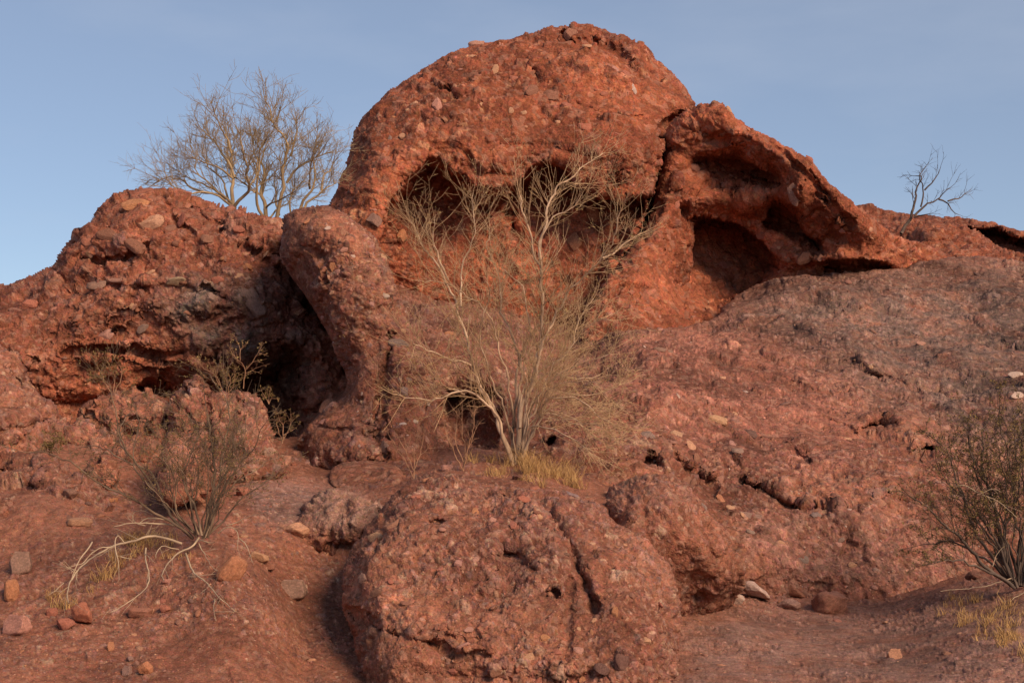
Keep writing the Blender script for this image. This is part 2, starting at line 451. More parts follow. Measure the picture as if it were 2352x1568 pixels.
    # --- close the back
    e = np.concatenate([q[:, [0, 1]], q[:, [1, 2]], q[:, [2, 3]], q[:, [3, 0]]])
    key = np.minimum(e[:, 0], e[:, 1]) * len(V) + np.maximum(e[:, 0], e[:, 1])
    uq, inv, cnt = np.unique(key, return_inverse=True, return_counts=True)
    be = e[cnt[inv] == 1]
    rim = np.unique(be); mapr = -np.ones(len(V), np.int64); mapr[rim] = np.arange(len(rim))
    cen = Q[rim].mean(0)
    allV = [V]; allC = [col]; quads = [q]; prev = rim; base = len(V)
    for (kk, shr) in ((0.25, .985), (0.6, .93), (0.9, .80), (1.0, .45)):
        qq = cen + (Q[rim] - cen) * shr
        nv = P(qq[:, 0], qq[:, 1], Y0[rim] + thick * kk)
        if sheet: nv = V[rim] - np.array([0, 0, .5 * kk])
        allV.append(nv); allC.append(col[rim])
        cur = base + np.arange(len(rim))
        quads.append(np.stack([be[:, 1] if prev is rim else prev[mapr[be[:, 1]]], be[:, 0] if prev is rim else prev[mapr[be[:, 0]]], cur[mapr[be[:, 0]]], cur[mapr[be[:, 1]]]], 1))
        prev = cur; base += len(rim)
    cv = P(cen[0], cen[1], float(Y0[rim].mean()) + thick)[None]
    if sheet: cv = cv * 0 + V[rim].mean(0) - np.array([0, 0, 3.])
    allV.append(cv); allC.append(col[:1])
    tr = np.stack([prev[mapr[be[:, 1]]], prev[mapr[be[:, 0]]], np.full(len(be), base)], 1)
    if sheet: tr = tr[:0]
    AV = np.concatenate(allV); AC = np.concatenate(allC)
    loc = np.array([V[:, 0].mean(), V[:, 1].mean(), V[:, 2].min()])
    me = mesh_np(name, AV - loc, np.concatenate(quads), tr, True, AC)
    o = link(name, me, mat or MAT_MID, loc=loc)
    ITEMS[name if name not in ITEMS else o.name] = dict(o=o, V=V, Q=Q, N=vnormals(V, q), ym=ym, col=col)
    return o

def near_vert(key, px, py):
    it = ITEMS[key]
    k = int(np.argmin((it['Q'][:, 0] - px) ** 2 + (it['Q'][:, 1] - py) ** 2))
    return it['V'][k], it['N'][k], it['V'][k][1]

# ------------------------------------------------------------------ stones
import bmesh
def stone_mesh(name, sub, seed, rounded=0.5, flat=1.0, boxy=False):
    r = np.random.default_rng(seed)
    bm = bmesh.new(); bmesh.ops.create_icosphere(bm, subdivisions=sub, radius=1.0)
    v = np.array([x.co[:] for x in bm.verts]); bm.verts.ensure_lookup_table()
    if boxy: v = np.sign(v) * np.abs(v) ** .55
    for k in range(r.integers(8, 12)):
        n = r.normal(size=3); n /= np.linalg.norm(n); off = r.uniform(0.45, 0.85) * (1.25 if boxy else 1)
        dd = v @ n - off
        m = dd > 0; v[m] -= np.outer(dd[m] * (1 - 0.12 * rounded), n)
    v += v * (fbm(v * 2.2 + seed, 3, .5, seed)[:, None] * 0.09)
    v[:, 2] *= flat
    v /= np.abs(v).max(0)
    for x, c in zip(bm.verts, v): x.co = c
    me = bpy.data.meshes.new(name); bm.to_mesh(me); bm.free()
    me.polygons.foreach_set('use_smooth', np.ones(len(me.polygons), bool))
    me.materials.append(MAT_STONE)
    return me

STONE_S = [stone_mesh('stone_small', 1, 100 + k, .3) for k in range(8)]
STONE_L = [stone_mesh('stone_large', 4, 200 + k, .3, boxy=k % 2 == 1) for k in range(12)]

def orient(n, spin):
    n = Vector(n).normalized()
    q = n.to_track_quat('Z', 'Y')
    return (q.to_matrix() @ Matrix.Rotation(spin, 3, 'Z'))

def cvar(c, a=0.14):
    k = 1 + random.uniform(-a, a)
    return (min(1, c[0] * k * (1 + random.uniform(-.04, .04))), c[1] * k, c[2] * k * (1 + random.uniform(-.06, .06)), 1)

def set_world(o, M, parent):
    o.parent = parent
    if parent is not None:
        M = Matrix.Translation(Vector(parent.location)).inverted() @ M
    o.matrix_basis = M

def embed(key, px, py, w_, h_, color, tilt=0.0, proud=0.38, depth=0.5):
    """a stone set in the rock's face: faces along the surface normal, w x h in photo units"""
    it = ITEMS[key]
    p, n, Y = near_vert(key, px, py)
    k = Y / FOC
    view = np.array([0, -1, 0.05]); nn = n * 0.7 + view * 0.5; nn /= np.linalg.norm(nn)
    a, b = w_ * k * .5 * 1.12, h_ * k * .5 * 1.12
    c = depth * min(a, b)
    z = Vector(nn); x = Vector((1, 0, 0)); x = (x - z * x.dot(z)).normalized(); y = z.cross(x)
    R = Matrix((x, y, z)).transposed() @ Matrix.Rotation(tilt, 3, 'Z')
    M = Matrix.Translation(Vector(p + nn * c * (proud - .35))) @ R.to_4x4() @ Matrix.Diagonal((a, b, c, 1))
    o = bpy.data.objects.new('stone', random.choice(STONE_L)); COL.objects.link(o)
    set_world(o, M, it['o']); o.color = cvar(tuple(np.array(SC[color]) * .9 + it['col'].mean(0) * .1), .08)
    return o

def scatter(key, n_big, n_small, smin, smax, frame=(0, 0, 2352, 1568), cols=('red', 'red', 'pink', 'tan', 'brown', 'orange', 'greybrown', 'brown'), flatten=.62, zones=(), pw=2.6):
    """pebbles standing proud of the rock: the largest as parts, the rest one part of small grit"""
    it = ITEMS[key]; Q = it['Q']
    ok = np.where((Q[:, 0] > frame[0]) & (Q[:, 0] < frame[2]) & (Q[:, 1] > frame[1]) & (Q[:, 1] < frame[3]))[0]
    if not len(ok): return
    pick = RNG.choice(ok, n_big)
    if zones:
        zi = np.concatenate([ok[inside(Q[ok], np.array(z, float))] for z in zones])
        nz_ = int(n_big * .72); pick[:nz_] = RNG.choice(zi, nz_)
        okz = np.concatenate([RNG.choice(zi, len(ok) // 2), ok])
    else: okz = ok
    for i in pick:
        p, n = it['V'][i], it['N'][i]; k = p[1] / FOC
        s = (smin + (smax - smin) * RNG.random() ** pw) * k * .5
        R = orient(n, RNG.random() * 6.28)
        sx, sy, sz = s * RNG.uniform(.8, 1.35), s * RNG.uniform(.6, 1.0), s * RNG.uniform(.4, .8) * flatten * 1.3
        M = Matrix.Translation(Vector(p) - Vector(n) * sz * .25) @ R.to_4x4() @ Matrix.Diagonal((sx, sy, sz, 1))
        o = bpy.data.objects.new('stone', STONE_S[RNG.integers(len(STONE_S))]); COL.objects.link(o)
        set_world(o, M, it['o'])
        base = np.array(SC[cols[RNG.integers(len(cols))]]); mixk = RNG.uniform(.25, .7)
        o.color = cvar(tuple(base * (1 - mixk) + it['col'][i] * mixk), .14)
    if n_small:
        tv, tf, tcol = [], [], []
        base = 0
        hulls = []
        for me in STONE_S[:4]:
            v = np.array([x.co[:] for x in me.vertices]); f = np.array([p.vertices[:] for p in me.polygons]); hulls.append((v, f))
        for i in RNG.choice(okz, n_small):
            p, n = it['V'][i], it['N'][i]; k = p[1] / FOC
            s = (smin * .35 + smin * .65 * RNG.random() ** 2) * k * .5
            v, f = hulls[RNG.integers(4)]
            R = np.array(orient(n, RNG.random() * 6.28))
            vv = (v * np.array([s * RNG.uniform(.8, 1.3), s * RNG.uniform(.6, 1), s * .6])) @ R.T + p - n * s * .15
            tv.append(vv); tf.append(f + base); base += len(v)
            cc = np.array(SC[cols[RNG.integers(len(cols))]]); mixk = RNG.uniform(.2, .7)
            tcol.append(np.repeat(((cc * (1 - mixk) + it['col'][i] * mixk) * RNG.uniform(.8, 1.2))[None], len(v), 0))
        me = mesh_np('grit', np.concatenate(tv) - np.array(it['o'].location), None, np.concatenate(tf), True, np.concatenate(tcol))
        g = link('grit', me, MAT_DIRT, parent=it['o']); g['kind'] = 'stuff'

GREY = (1.55, 1.0, 0.85)      # weathered, greyer coat
WARM = (2.6, 0.82, 0.42)      # redder, lighter tint over the recessed parts

# ================================================================== SETTING
# the far plain under everything
def plain():
    r = [0, 6, 12, 20, 35, 60, 120, 300, 800, 2500]; n = 48
    V = [[0, 0, -.12]]; F = []; T = []
    for i, rr in enumerate(r[1:]):
        for k in range(n):
            a = 2 * math.pi * k / n
            z = -.12 + (0 if rr < 20 else 0.25 * math.sin(k * 1.7 + i))
            V.append([rr * math.cos(a), rr * math.sin(a), z - (0.3 if 20 <= rr < 200 else 0)])
    for k in range(n): T.append([0, 1 + k, 1 + (k + 1) % n])
    for i in range(len(r) - 2):
        b = 1 + i * n
        for k in range(n): F.append([b + k, b + n + k, b + n + (k + 1) % n, b + (k + 1) % n])
    V = np.array(V); c = np.repeat(((MATRIX0 + MATRIX1) / 2)[None], len(V), 0)
    o = link('desert_plain', mesh_np('desert_plain', V, F, T, True, c), MAT_DIRT); o['kind'] = 'structure'; o['label'] = 'red dirt plain'
plain()

g = relief('ground',
    [(-300, 1030), (100, 1010), (600, 1000), (900, 1010), (1150, 1030), (1300, 1060), (1450, 1150), (1650, 1300), (1900, 1345), (2352, 1300), (2640, 1285), (2640, 1700), (1200, 1720), (-300, 1700)],
    [(1600, 1568, 9.8), (2000, 1568, 9.8), (2352, 1568, 9.6), (1700, 1450, 12), (2000, 1420, 13), (2180, 1375, 13.0), (2352, 1345, 12.6), (2352, 1450, 11.0), (2650, 1340, 12.6), (2650, 1568, 9.5),
     (1200, 1568, 9.8), (900, 1568, 9.7), (700, 1568, 9.7), (400, 1568, 9.25), (100, 1568, 9.05), (-300, 1568, 9), (430, 1450, 9.9), (430, 1350, 10.3), (430, 1262, 10.8), (200, 1300, 10.9), (100, 1400, 10.2),
     (0, 1250, 11.4), (-300, 1250, 11.4), (550, 1300, 10.65), (600, 1400, 10.15), (680, 1380, 10.9), (700, 1300, 11.6), (740, 1450, 10.7), (760, 1250, 12.0), (690, 1200, 12.0), (700, 1130, 13.2), (850, 1130, 13),
     (600, 1080, 14), (760, 1060, 15), (900, 1050, 15.4), (1000, 1060, 14.9), (400, 1180, 12), (300, 1150, 12.3), (150, 1150, 12.2), (0, 1100, 12.6), (-300, 1100, 12.6), (200, 1050, 13.6), (400, 1050, 14.2), (0, 1040, 13.4),
     (1170, 1065, 14.2), (1080, 1075, 13.7), (1300, 1110, 13.2), (1000, 1092, 13.1), (1170, 1112, 12.7), (1400, 1150, 12.5), (1250, 1140, 12.2), (1600, 1400, 12.8), (1500, 1450, 11.8), (1700, 1380, 13.2),
     (600, 1020, 15.2), (900, 1020, 16.2), (1200, 1030, 15.2), (1400, 1080, 14.5), (1700, 1330, 14.5), (2000, 1350, 14.5), (2352, 1300, 14.5), (2650, 1290, 14.5),
     (1100, 1300, 12.4), (1300, 1300, 12.4), (1200, 1420, 11.6), (1000, 1400, 11.4), (1400, 1400, 11.9), (1200, 1200, 12.5), (1200, 1750, 7.3), (0, 1750, 6.8), (2352, 1750, 7.2)],
    bulge=0.25, R=40, peb=.75, cell=.006, rough=.6, mat=MAT_DIRT, thick=.4, clasts=.85, lump=.42, seed=1, facet=.09, sheet=True, flat=True,
    bumps=[(530, 1315, 40, 45, .10), (110, 1150, 90, 70, .25), (1165, 1090, 130, 22, .10)],
    grooves=[((640, 1330), (690, 1400), (700, 1480), (660, 1568)) and ([(640, 1300), (690, 1400), (700, 1480), (690, 1568)], 34, .14), ([(1590, 1400), (1700, 1400), (1900, 1405), (2100, 1400)], 22, .06)],
    paints=[([(1560, 1420), (1750, 1395), (2000, 1400), (2352, 1345), (2700, 1340), (2700, 1800), (1500, 1800), (1560, 1560)], (1.75, .95, .72), 60),
            ([(560, 1100), (860, 1130), (840, 1200), (780, 1240), (640, 1210), (560, 1150)], (1.7, .98, .78), 30)])
g['kind'] = 'structure'; g['label'] = 'bare red dirt with a trodden path'

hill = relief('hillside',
    [(850, 600), (920, 650), (1000, 690), (1100, 705), (1200, 722), (1300, 745), (1350, 757), (1420, 760), (1520, 757), (1640, 738), (1665, 700), (1720, 662), (1790, 637), (1900, 628), (2000, 624), (2100, 606), (2200, 586), (2300, 592),
     (2352, 602), (2680, 630), (2680, 1500), (1500, 1500), (1350, 1250), (1100, 1120), (950, 1100), (900, 900), (860, 700)],
    [(1750, 1370, 13.9), (2000, 1370, 14.0), (2300, 1340, 14.2), (2600, 1330, 14.3), (1700, 1480, 13.9), (2352, 1480, 14.2), (1600, 1200, 14.0), (1800, 1200, 14.4), (2000, 1200, 14.5), (2200, 1180, 14.9), (2600, 1180, 15.2),
     (1450, 1050, 14.6), (1600, 1050, 15.2), (1800, 1050, 15.9), (2000, 1030, 16.5), (2352, 1030, 17), (2600, 1030, 17), (1300, 950, 16), (1450, 900, 17), (1700, 900, 18), (2000, 880, 19.5), (2352, 860, 20), (2600, 860, 20),
     (1420, 780, 20.5), (1600, 780, 21.5), (1900, 740, 22.5), (2200, 720, 23.5), (2600, 720, 24), (1420, 757, 22), (1700, 680, 24.5), (1900, 635, 25), (2200, 600, 26), (2600, 620, 26),
     (930, 665, 25.5), (1050, 700, 25.5), (1200, 730, 25.5), (1330, 757, 25), (1050, 760, 20), (1150, 790, 19), (1200, 850, 17.5), (1000, 780, 18), (1050, 880, 17), (1150, 960, 15.8), (1200, 1030, 15.2), (1050, 1040, 15.6), (1400, 1200, 13.6), (1100, 1110, 14.6)],
    bulge=0.5, R=40, peb=.75, cell=.0075, rough=.6, thick=2.5, clasts=1.2, seed=2, bed=.22, facet=.3, mott=.30, lump=1.25, flat=True,
    carves=[([(1000, 888), (1060, 878), (1150, 882), (1165, 920), (1140, 960), (1150, 1000), (1140, 1045), (1040, 1045), (1003, 1010)], .9, 16, 34),
            ([(1980, 965), (2040, 955), (2080, 975), (2050, 1003), (2000, 1005), (1965, 985)], 1.0, 16, 30, (0, 1), 1), ([(2090, 1020), (2135, 1015), (2160, 1030), (2120, 1050)], 1.0, 7, 12),
            ([(1250, 1005), (1275, 1000), (1290, 1015), (1280, 1032), (1258, 1034)], .5, 9, 12, (0, 1), 1), ([(1465, 1055), (1500, 1040), (1512, 1062), (1495, 1095), (1465, 1085)], .38, 12, 18),
            ([(1700, 1100), (1760, 1112), (1830, 1150), (1900, 1180), (1830, 1190), (1740, 1150)], .3, 8, 30), ([(1330, 690), (1400, 700), (1380, 745), (1330, 740)], .4, 8, 20)],
    bumps=[(1530, 1055, 14, 40, .18), (1700, 1030, 120, 40, .22), (2000, 1090, 130, 50, .25), (1200, 830, 60, 35, .25), (1880, 800, 200, 30, .25), (1550, 830, 120, 30, .2), (1950, 690, 120, 22, .35), (2150, 830, 180, 26, .3), (1480, 950, 70, 35, .2), (1860, 960, 120, 26, .2)],
    grooves=[([(1890, 1195), (1990, 1162), (2050, 1156), (2100, 1150)], 4, .16), ([(1700, 1105), (1790, 1140), (1860, 1175), (1970, 1190)], 8, .14), ([(1800, 875), (1860, 900), (1950, 905)], 5, .12), ([(1560, 775), (1640, 780)], 4, .08),
             ([(1930, 835), (2050, 870), (2110, 900)], 10, .18), ([(1880, 955), (1960, 985), (2010, 1010)], 6, .12), ([(1560, 930), (1620, 950), (1700, 955)], 6, .12), ([(1520, 1010), (1560, 1060), (1640, 1110)], 9, .16),
             ([(2000, 770), (2150, 790), (2352, 780)], 9, .14), ([(1700, 760), (1790, 740), (1860, 770)], 8, .15), ([(1740, 1000), (1810, 1020), (1850, 1060)], 7, .14)],
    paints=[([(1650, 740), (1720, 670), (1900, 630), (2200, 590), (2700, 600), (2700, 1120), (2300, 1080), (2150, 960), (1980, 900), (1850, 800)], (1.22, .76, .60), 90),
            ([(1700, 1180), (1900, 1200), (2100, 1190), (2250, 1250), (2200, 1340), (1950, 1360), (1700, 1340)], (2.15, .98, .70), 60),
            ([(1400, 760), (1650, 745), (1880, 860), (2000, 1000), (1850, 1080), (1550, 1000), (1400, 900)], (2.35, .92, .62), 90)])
hill['kind'] = 'structure'; hill['label'] = 'long pitted slope of weathered red conglomerate'

# ------------------------------------------------------------------ rock masses
big = relief('rock_dome',
    [(742, 500), (762, 455), (775, 430), (798, 360), (815, 300), (850, 248), (900, 202), (960, 165), (1000, 140), (1050, 112), (1080, 100), (1140, 98), (1200, 80), (1250, 62), (1290, 57), (1330, 52), (1365, 52), (1400, 68), (1440, 85),
     (1480, 105), (1505, 130), (1530, 155), (1560, 185), (1585, 210), (1596, 235), (1594, 260), (1605, 320), (1600, 600), (1540, 780), (1350, 820), (1000, 800), (800, 700), (735, 560)],
    [(800, 500, 25.6), (850, 300, 26.5), (1000, 150, 27.6), (1300, 60, 28.5), (1550, 200, 28), (1600, 400, 27), (1550, 750, 25.5), (1000, 750, 25.5), (1200, 400, 27)],
    bulge=1.75, R=165, peb=.95, cell=.0072, mat=MAT_FAR, thick=9, clasts=.9, seed=3, facet=.4, tone=1.04, lump=.8, rimcurve=.56,
    carves=[([(984, 345), (960, 385), (938, 420), (902, 458), (888, 505), (868, 570), (862, 640), (880, 810), (1430, 810), (1400, 660), (1470, 560), (1516, 470), (1516, 425), (1480, 440), (1420, 440), (1345, 408), (1300, 374), (1252, 348), (1215, 395), (1150, 440), (1090, 425), (1035, 385)], 1.7, 26, 60),
            ([(984, 345), (960, 385), (938, 420), (902, 458), (898, 480), (930, 470), (975, 430), (1000, 385)], .45, 10, 30),
            ([(1252, 350), (1300, 376), (1345, 410), (1420, 442), (1500, 440), (1480, 480), (1400, 475), (1330, 440), (1275, 400)], .55, 11, 40),
            ([(1015, 195), (1035, 200), (1055, 225), (1050, 238), (1025, 222)], .35, 8, 14), ([(1250, 215), (1270, 212), (1268, 240), (1255, 242)], .25, 6, 8),
            ([(1185, 130), (1230, 140), (1250, 170), (1240, 200), (1200, 180)], .25, 10, 40),
            ([(1520, 330), (1545, 350), (1540, 450), (1505, 560), (1435, 690), (1390, 745), (1345, 740), (1395, 650), (1462, 530), (1498, 430)], 1.8, 14, 16)],
    bumps=[(1150, 330, 260, 90, .45), (860, 430, 60, 120, .4), (1130, 500, 110, 60, .3), (1420, 330, 110, 70, .5), (1230, 560, 130, 90, .35)],
    grooves=[([(1335, 88), (1390, 92), (1420, 115), (1450, 160)], 13, .34), ([(1300, 75), (1318, 95)], 5, .3), ([(1035, 260), (1025, 285), (995, 310), (985, 345)], 5, .22), ([(1150, 340), (1220, 330), (1300, 345), (1380, 370)], 10, .08), ([(1560, 260), (1530, 300), (1522, 360), (1505, 420)], 7, .5),
             ([(1320, 240), (1400, 270), (1480, 262)], 5, .1), ([(1080, 470), (1160, 490), (1180, 530)], 9, .25)],
    paints=[([(900, 620), (1000, 500), (1250, 430), (1400, 470), (1480, 560), (1400, 780), (950, 780)], WARM, 60)])
tag(big, 'huge rounded red rock dome with an arched hollow under it', 'rock')

rr_ = relief('hollowed_rock',
    [(1600, 240), (1640, 232), (1665, 240), (1690, 265), (1715, 290), (1770, 315), (1810, 335), (1860, 360), (1880, 390), (1920, 430), (1950, 455), (1980, 480), (2010, 505), (2040, 530), (2080, 545), (2120, 560), (2190, 588), (2215, 606), (2215, 640),
     (1950, 690), (1760, 740), (1660, 800), (1500, 830), (1330, 800), (1340, 740), (1370, 680), (1410, 610), (1450, 570), (1485, 520), (1500, 470), (1516, 400), (1525, 350), (1528, 312), (1560, 275)],
    [(1620, 250, 26.1), (1700, 290, 25.7), (1800, 345, 25.4), (1950, 465, 25.2), (2040, 530, 25.9), (2100, 562, 26.8), (2200, 600, 27.8), (1600, 350, 26.4), (1700, 400, 26.7), (1800, 460, 26.5), (1900, 545, 26.1), (1650, 480, 27.1), (1750, 540, 27.2), (1850, 600, 26.9),
     (1560, 420, 26.5), (1530, 350, 26.3), (1500, 480, 26.0), (1440, 600, 24.9), (1380, 700, 23.8), (1560, 760, 24.0), (1700, 700, 26.0), (2000, 620, 26.4)],
    bulge=.7, R=45, peb=.95, cell=.0072, mat=MAT_FAR, thick=9, clasts=.95, facet=.55, seed=4, lump=.8,
    carves=[([(1503, 560), (1525, 520), (1560, 502), (1640, 494), (1700, 516), (1760, 556), (1805, 610), (1790, 655), (1690, 710), (1650, 740), (1600, 722), (1545, 672), (1508, 610)], 1.7, 12, 52),
            ([(1730, 505), (1765, 455), (1812, 450), (1855, 500), (1900, 565), (1880, 590), (1805, 545), (1755, 535)], 1.0, 13, 36),
            ([(1880, 598), (1960, 592), (2060, 603), (2060, 645), (1880, 655)], .7, 10, 30),
            ([(1570, 365), (1620, 335), (1690, 338), (1750, 366), (1810, 400), (1820, 440), (1740, 455), (1660, 450), (1600, 420)], .8, 30, 70),
            ([(1508, 560), (1525, 530), (1545, 545), (1560, 590), (1580, 640), (1545, 635), (1515, 605)], .5, 10, 14)],
    bumps=[(1830, 590, 60, 20, .3), (1600, 440, 70, 30, .5), (1720, 450, 50, 20, .5), (1830, 450, 26, 36, .6), (1600, 470, 60, 22, .4), (1480, 620, 50, 90, .35), (1620, 640, 60, 30, .4), (1940, 600, 80, 22, .5)],
    grooves=[([(1525, 330), (1510, 400), (1500, 470), (1470, 545)], 6, .4), ([(1770, 320), (1870, 420), (1960, 520)], 8, .14), ([(1590, 300), (1640, 320), (1700, 330)], 7, .14)],
    paints=[([(1500, 540), (1600, 500), (1760, 470), (1900, 600), (1750, 680), (1650, 740), (1560, 700), (1480, 720)], WARM, 60)])
tag(rr_, 'red rock with two deep dark hollows leaning against the tall dome', 'rock')

far = relief('far_ridge',
    [(1955, 470), (2000, 477), (2050, 486), (2100, 495), (2160, 496), (2230, 500), (2300, 515), (2352, 530), (2680, 610), (2680, 800), (2100, 800), (1900, 620), (1900, 480)],
    [(1950, 500, 44), (2300, 520, 42), (2650, 600, 40), (2000, 700, 36), (2600, 780, 32)],
    bulge=1.5, R=50, peb=.8, cell=.006, mat=MAT_FAR, thick=5, seed=5, lump=.6, tone=.95,
    carves=[([(2215, 520), (2260, 520), (2320, 535), (2420, 560), (2420, 640), (2330, 610), (2270, 580), (2235, 550)], 2.2, 12, 30)],
    bumps=[(2150, 525, 55, 30, 1.2)])
tag(far, 'low distant red rock ridge with a shadowed hollow', 'rock ridge')

out = relief('layered_outcrop',
    [(-330, 745), (-150, 690), (0, 655), (60, 630), (120, 617), (131, 590), (160, 552), (200, 512), (236, 470), (258, 450), (310, 432), (345, 431), (400, 438), (440, 450), (480, 462), (540, 475), (590, 488), (640, 500), (668, 522), (672, 560), (674, 600),
     (690, 650), (730, 700), (790, 760), (840, 830), (860, 930), (860, 1080), (560, 1080), (380, 1070), (150, 1070), (-330, 1080)],
    [(0, 660, 19.0), (300, 440, 19.3), (640, 510, 18.8), (690, 800, 18.6), (300, 700, 18.4), (0, 900, 17.6), (300, 960, 17.9), (650, 980, 18.4), (-300, 800, 18.1)],
    bulge=.95, R=95, peb=.9, cell=.0085, thick=3, clasts=1.0, seed=6, bed=.5, lump=.9, facet=.65,
    carves=[([(-200, 830), (100, 790), (250, 775), (400, 770), (560, 775), (640, 760), (720, 740), (730, 1070), (400, 1070), (-200, 1070)], .75, 170, 60),
            ([(500, 860), (560, 820), (640, 780), (740, 760), (770, 1080), (560, 1080)], .9, 90, 60),
            ([(280, 885), (340, 872), (400, 892), (420, 930), (300, 930)], .4, 10, 20), ([(150, 880), (300, 890), (400, 930), (400, 1000), (130, 1000)], .12, 40, 30)],
    bumps=[(400, 690, 240, 60, .35), (290, 545, 90, 30, .25), (330, 480, 60, 36, .2), (100, 720, 120, 60, .2)],
    grooves=[([(170, 590), (250, 600), (330, 570)], 5, .14), ([(240, 650), (330, 662), (430, 655), (520, 690)], 7, .12), ([(150, 810), (260, 800), (330, 815), (380, 830)], 5, .14), ([(300, 800), (370, 820), (440, 812), (520, 830)], 5, .12), ([(450, 470), (470, 500), (520, 520)], 5, .1), ([(120, 617), (150, 640), (200, 640)], 6, .12),
             ([(380, 470), (390, 500), (440, 530)], 5, .1), ([(560, 560), (600, 590), (640, 600)], 5, .08)],
    paints=[([(370, 670), (450, 650), (560, 650), (665, 660), (712, 780), (712, 900), (600, 900), (520, 850), (460, 790), (380, 740)], (1.05, .82, .70), 60),
            ([(100, 800), (300, 800), (420, 850), (420, 960), (100, 960)], WARM, 60)])
tag(out, 'broad layered red outcrop with a pale lit block near its crest', 'rock')

pil = relief('rock_pillar',
    [(645, 530), (652, 500), (668, 485), (700, 477), (745, 475), (790, 490), (830, 518), (860, 545), (885, 590), (905, 640), (920, 700), (945, 758), (985, 800), (998, 870), (1003, 950), (1010, 1050), (1010, 1130), (690, 1130), (678, 1050), (694, 995), (735, 945), (782, 915), (800, 882),
     (786, 838), (758, 780), (728, 722), (694, 668), (660, 628), (643, 590)],
    [(660, 520, 16.7), (800, 500, 16.7), (900, 700, 16.2), (700, 900, 16.1), (1000, 900, 16.0), (850, 1050, 15.4), (700, 1050, 15.6)],
    bulge=.85, R=70, peb=1.1, cell=.0075, thick=2.2, ragged=3.5, clasts=1.35, seed=7, tone=1.03, lump=.7,
    bumps=[(790, 620, 80, 130, .32), (930, 860, 45, 70, .22), (820, 1030, 120, 40, .22), (760, 540, 80, 40, .12)],
    grooves=[([(895, 770), (885, 850), (880, 930), (890, 1000)], 6, .14), ([(870, 920), (860, 1000), (880, 1050)], 6, .12), ([(720, 985), (800, 990), (870, 1000)], 6, .1), ([(690, 560), (740, 590), (760, 640)], 6, .08)])
tag(pil, 'leaning pebbly red rock pillar beside the outcrop', 'rock')

lslope = relief('leaning_slab',
    [(-330, 640), (-60, 760), (0, 792), (40, 825), (75, 878), (108, 925), (140, 955), (170, 990), (150, 1080), (-330, 1110)],
    [(0, 800, 15.0), (100, 920, 14.6), (0, 1000, 13.9), (150, 1050, 14), (-300, 800, 14.6), (-300, 1050, 13.7)],
    bulge=.4, R=60, peb=1.0, cell=.008, thick=1.4, clasts=1.1, seed=8, tone=1.05,
    bumps=[(30, 980, 70, 30, .2)], grooves=[([(-50, 1000), (40, 985), (110, 960)], 7, .12), ([(20, 850), (60, 920), (120, 990)], 5, .08)])
tag(lslope, 'smooth reddish slab sloping down below the outcrop', 'rock')

bankr = relief('dirt_bank',
    [(-330, 1030), (-50, 1040), (30, 1042), (80, 1036), (120, 1046), (150, 1085), (200, 1100), (250, 1130), (290, 1180), (260, 1260), (100, 1300), (-330, 1340)],
    [(0, 1050, 13.3), (150, 1090, 12.9), (0, 1190, 12.1), (250, 1180, 12.2), (-300, 1050, 13.1), (-300, 1250, 12.0), (0, 1290, 12.3), (220, 1250, 12.4)],
    bulge=.4, R=60, peb=1.1, cell=.008, thick=1.0, clasts=1.25, seed=9, mat=MAT_NEAR, rough=1.3, lump=1.2, facet=.8,
    grooves=[([(0, 1090), (60, 1080), (110, 1100)], 6, .08), ([(90, 1120), (130, 1170), (140, 1210)], 7, .1)])
tag(bankr, 'crumbly bank of pebbly red earth under the slab', 'earth bank')

def small_relief(name, label, outline, depth, **kw):
    d = dict(bulge=.35, R=45, peb=1.0, cell=.0085, thick=.9, clasts=1.2, mat=MAT_MID, lump=1.5, rough=1.4, ragged=9, facet=1.0, smooth_out=1)
    d.update(kw)
    return tag(relief(name, outline, depth, **d), label, 'rock')

small_relief('boulder', 'jagged pale red boulder peak in front of the outcrop',
    [(386, 950), (396, 905), (410, 885), (428, 868), (448, 858), (462, 868), (480, 890), (500, 902), (540, 892), (575, 900), (600, 922), (618, 945), (630, 1000), (650, 1080), (600, 1110), (420, 1110), (388, 1040)],
    [(450, 870, 14.7), (600, 930, 14.8), (500, 1080, 13.6), (400, 1000, 14.2), (630, 1080, 13.9)], seed=10, tone=1.18, lump=2.2,
    grooves=[([(480, 890), (470, 950), (490, 1020)], 6, .14), ([(540, 900), (530, 960), (560, 1040)], 6, .12), ([(410, 930), (440, 960), (430, 1030)], 5, .1)])
small_relief('boulder', 'broad pale red boulder left of the jagged peak',
    [(178, 950), (195, 922), (225, 908), (270, 892), (310, 888), (345, 898), (372, 916), (400, 935), (410, 1010), (400, 1080), (180, 1080), (165, 1010)],
    [(200, 930, 14.8), (380, 930, 14.9), (280, 1060, 14.0), (180, 1050, 14.1)], seed=11, tone=1.12, lump=2.2,
    grooves=[([(280, 895), (270, 950), (300, 1010)], 6, .1), ([(190, 960), (250, 980), (340, 970)], 6, .1)])
small_relief('boulder', 'squat rust coloured block below the broad boulder',
    [(192, 1085), (205, 1058), (235, 1046), (260, 1052), (270, 1075), (268, 1110), (240, 1125), (200, 1115)],
    [(200, 1060, 12.9), (260, 1060, 12.9), (230, 1110, 12.6)], seed=12, bulge=.2, R=30, tone=1.1)
small_relief('boulder', 'split ochre boulder behind the leaning shrub',
    [(370, 1060), (378, 1020), (395, 1010), (420, 1012), (450, 1030), (485, 1045), (500, 1090), (490, 1130), (440, 1160), (380, 1150), (360, 1110)],
    [(380, 1030, 12.6), (480, 1060, 12.7), (430, 1140, 12.1)], seed=13, bulge=.28, R=35, tone=1.12, lump=1.4, grooves=[([(420, 1015), (410, 1070), (430, 1130)], 5, .1)])
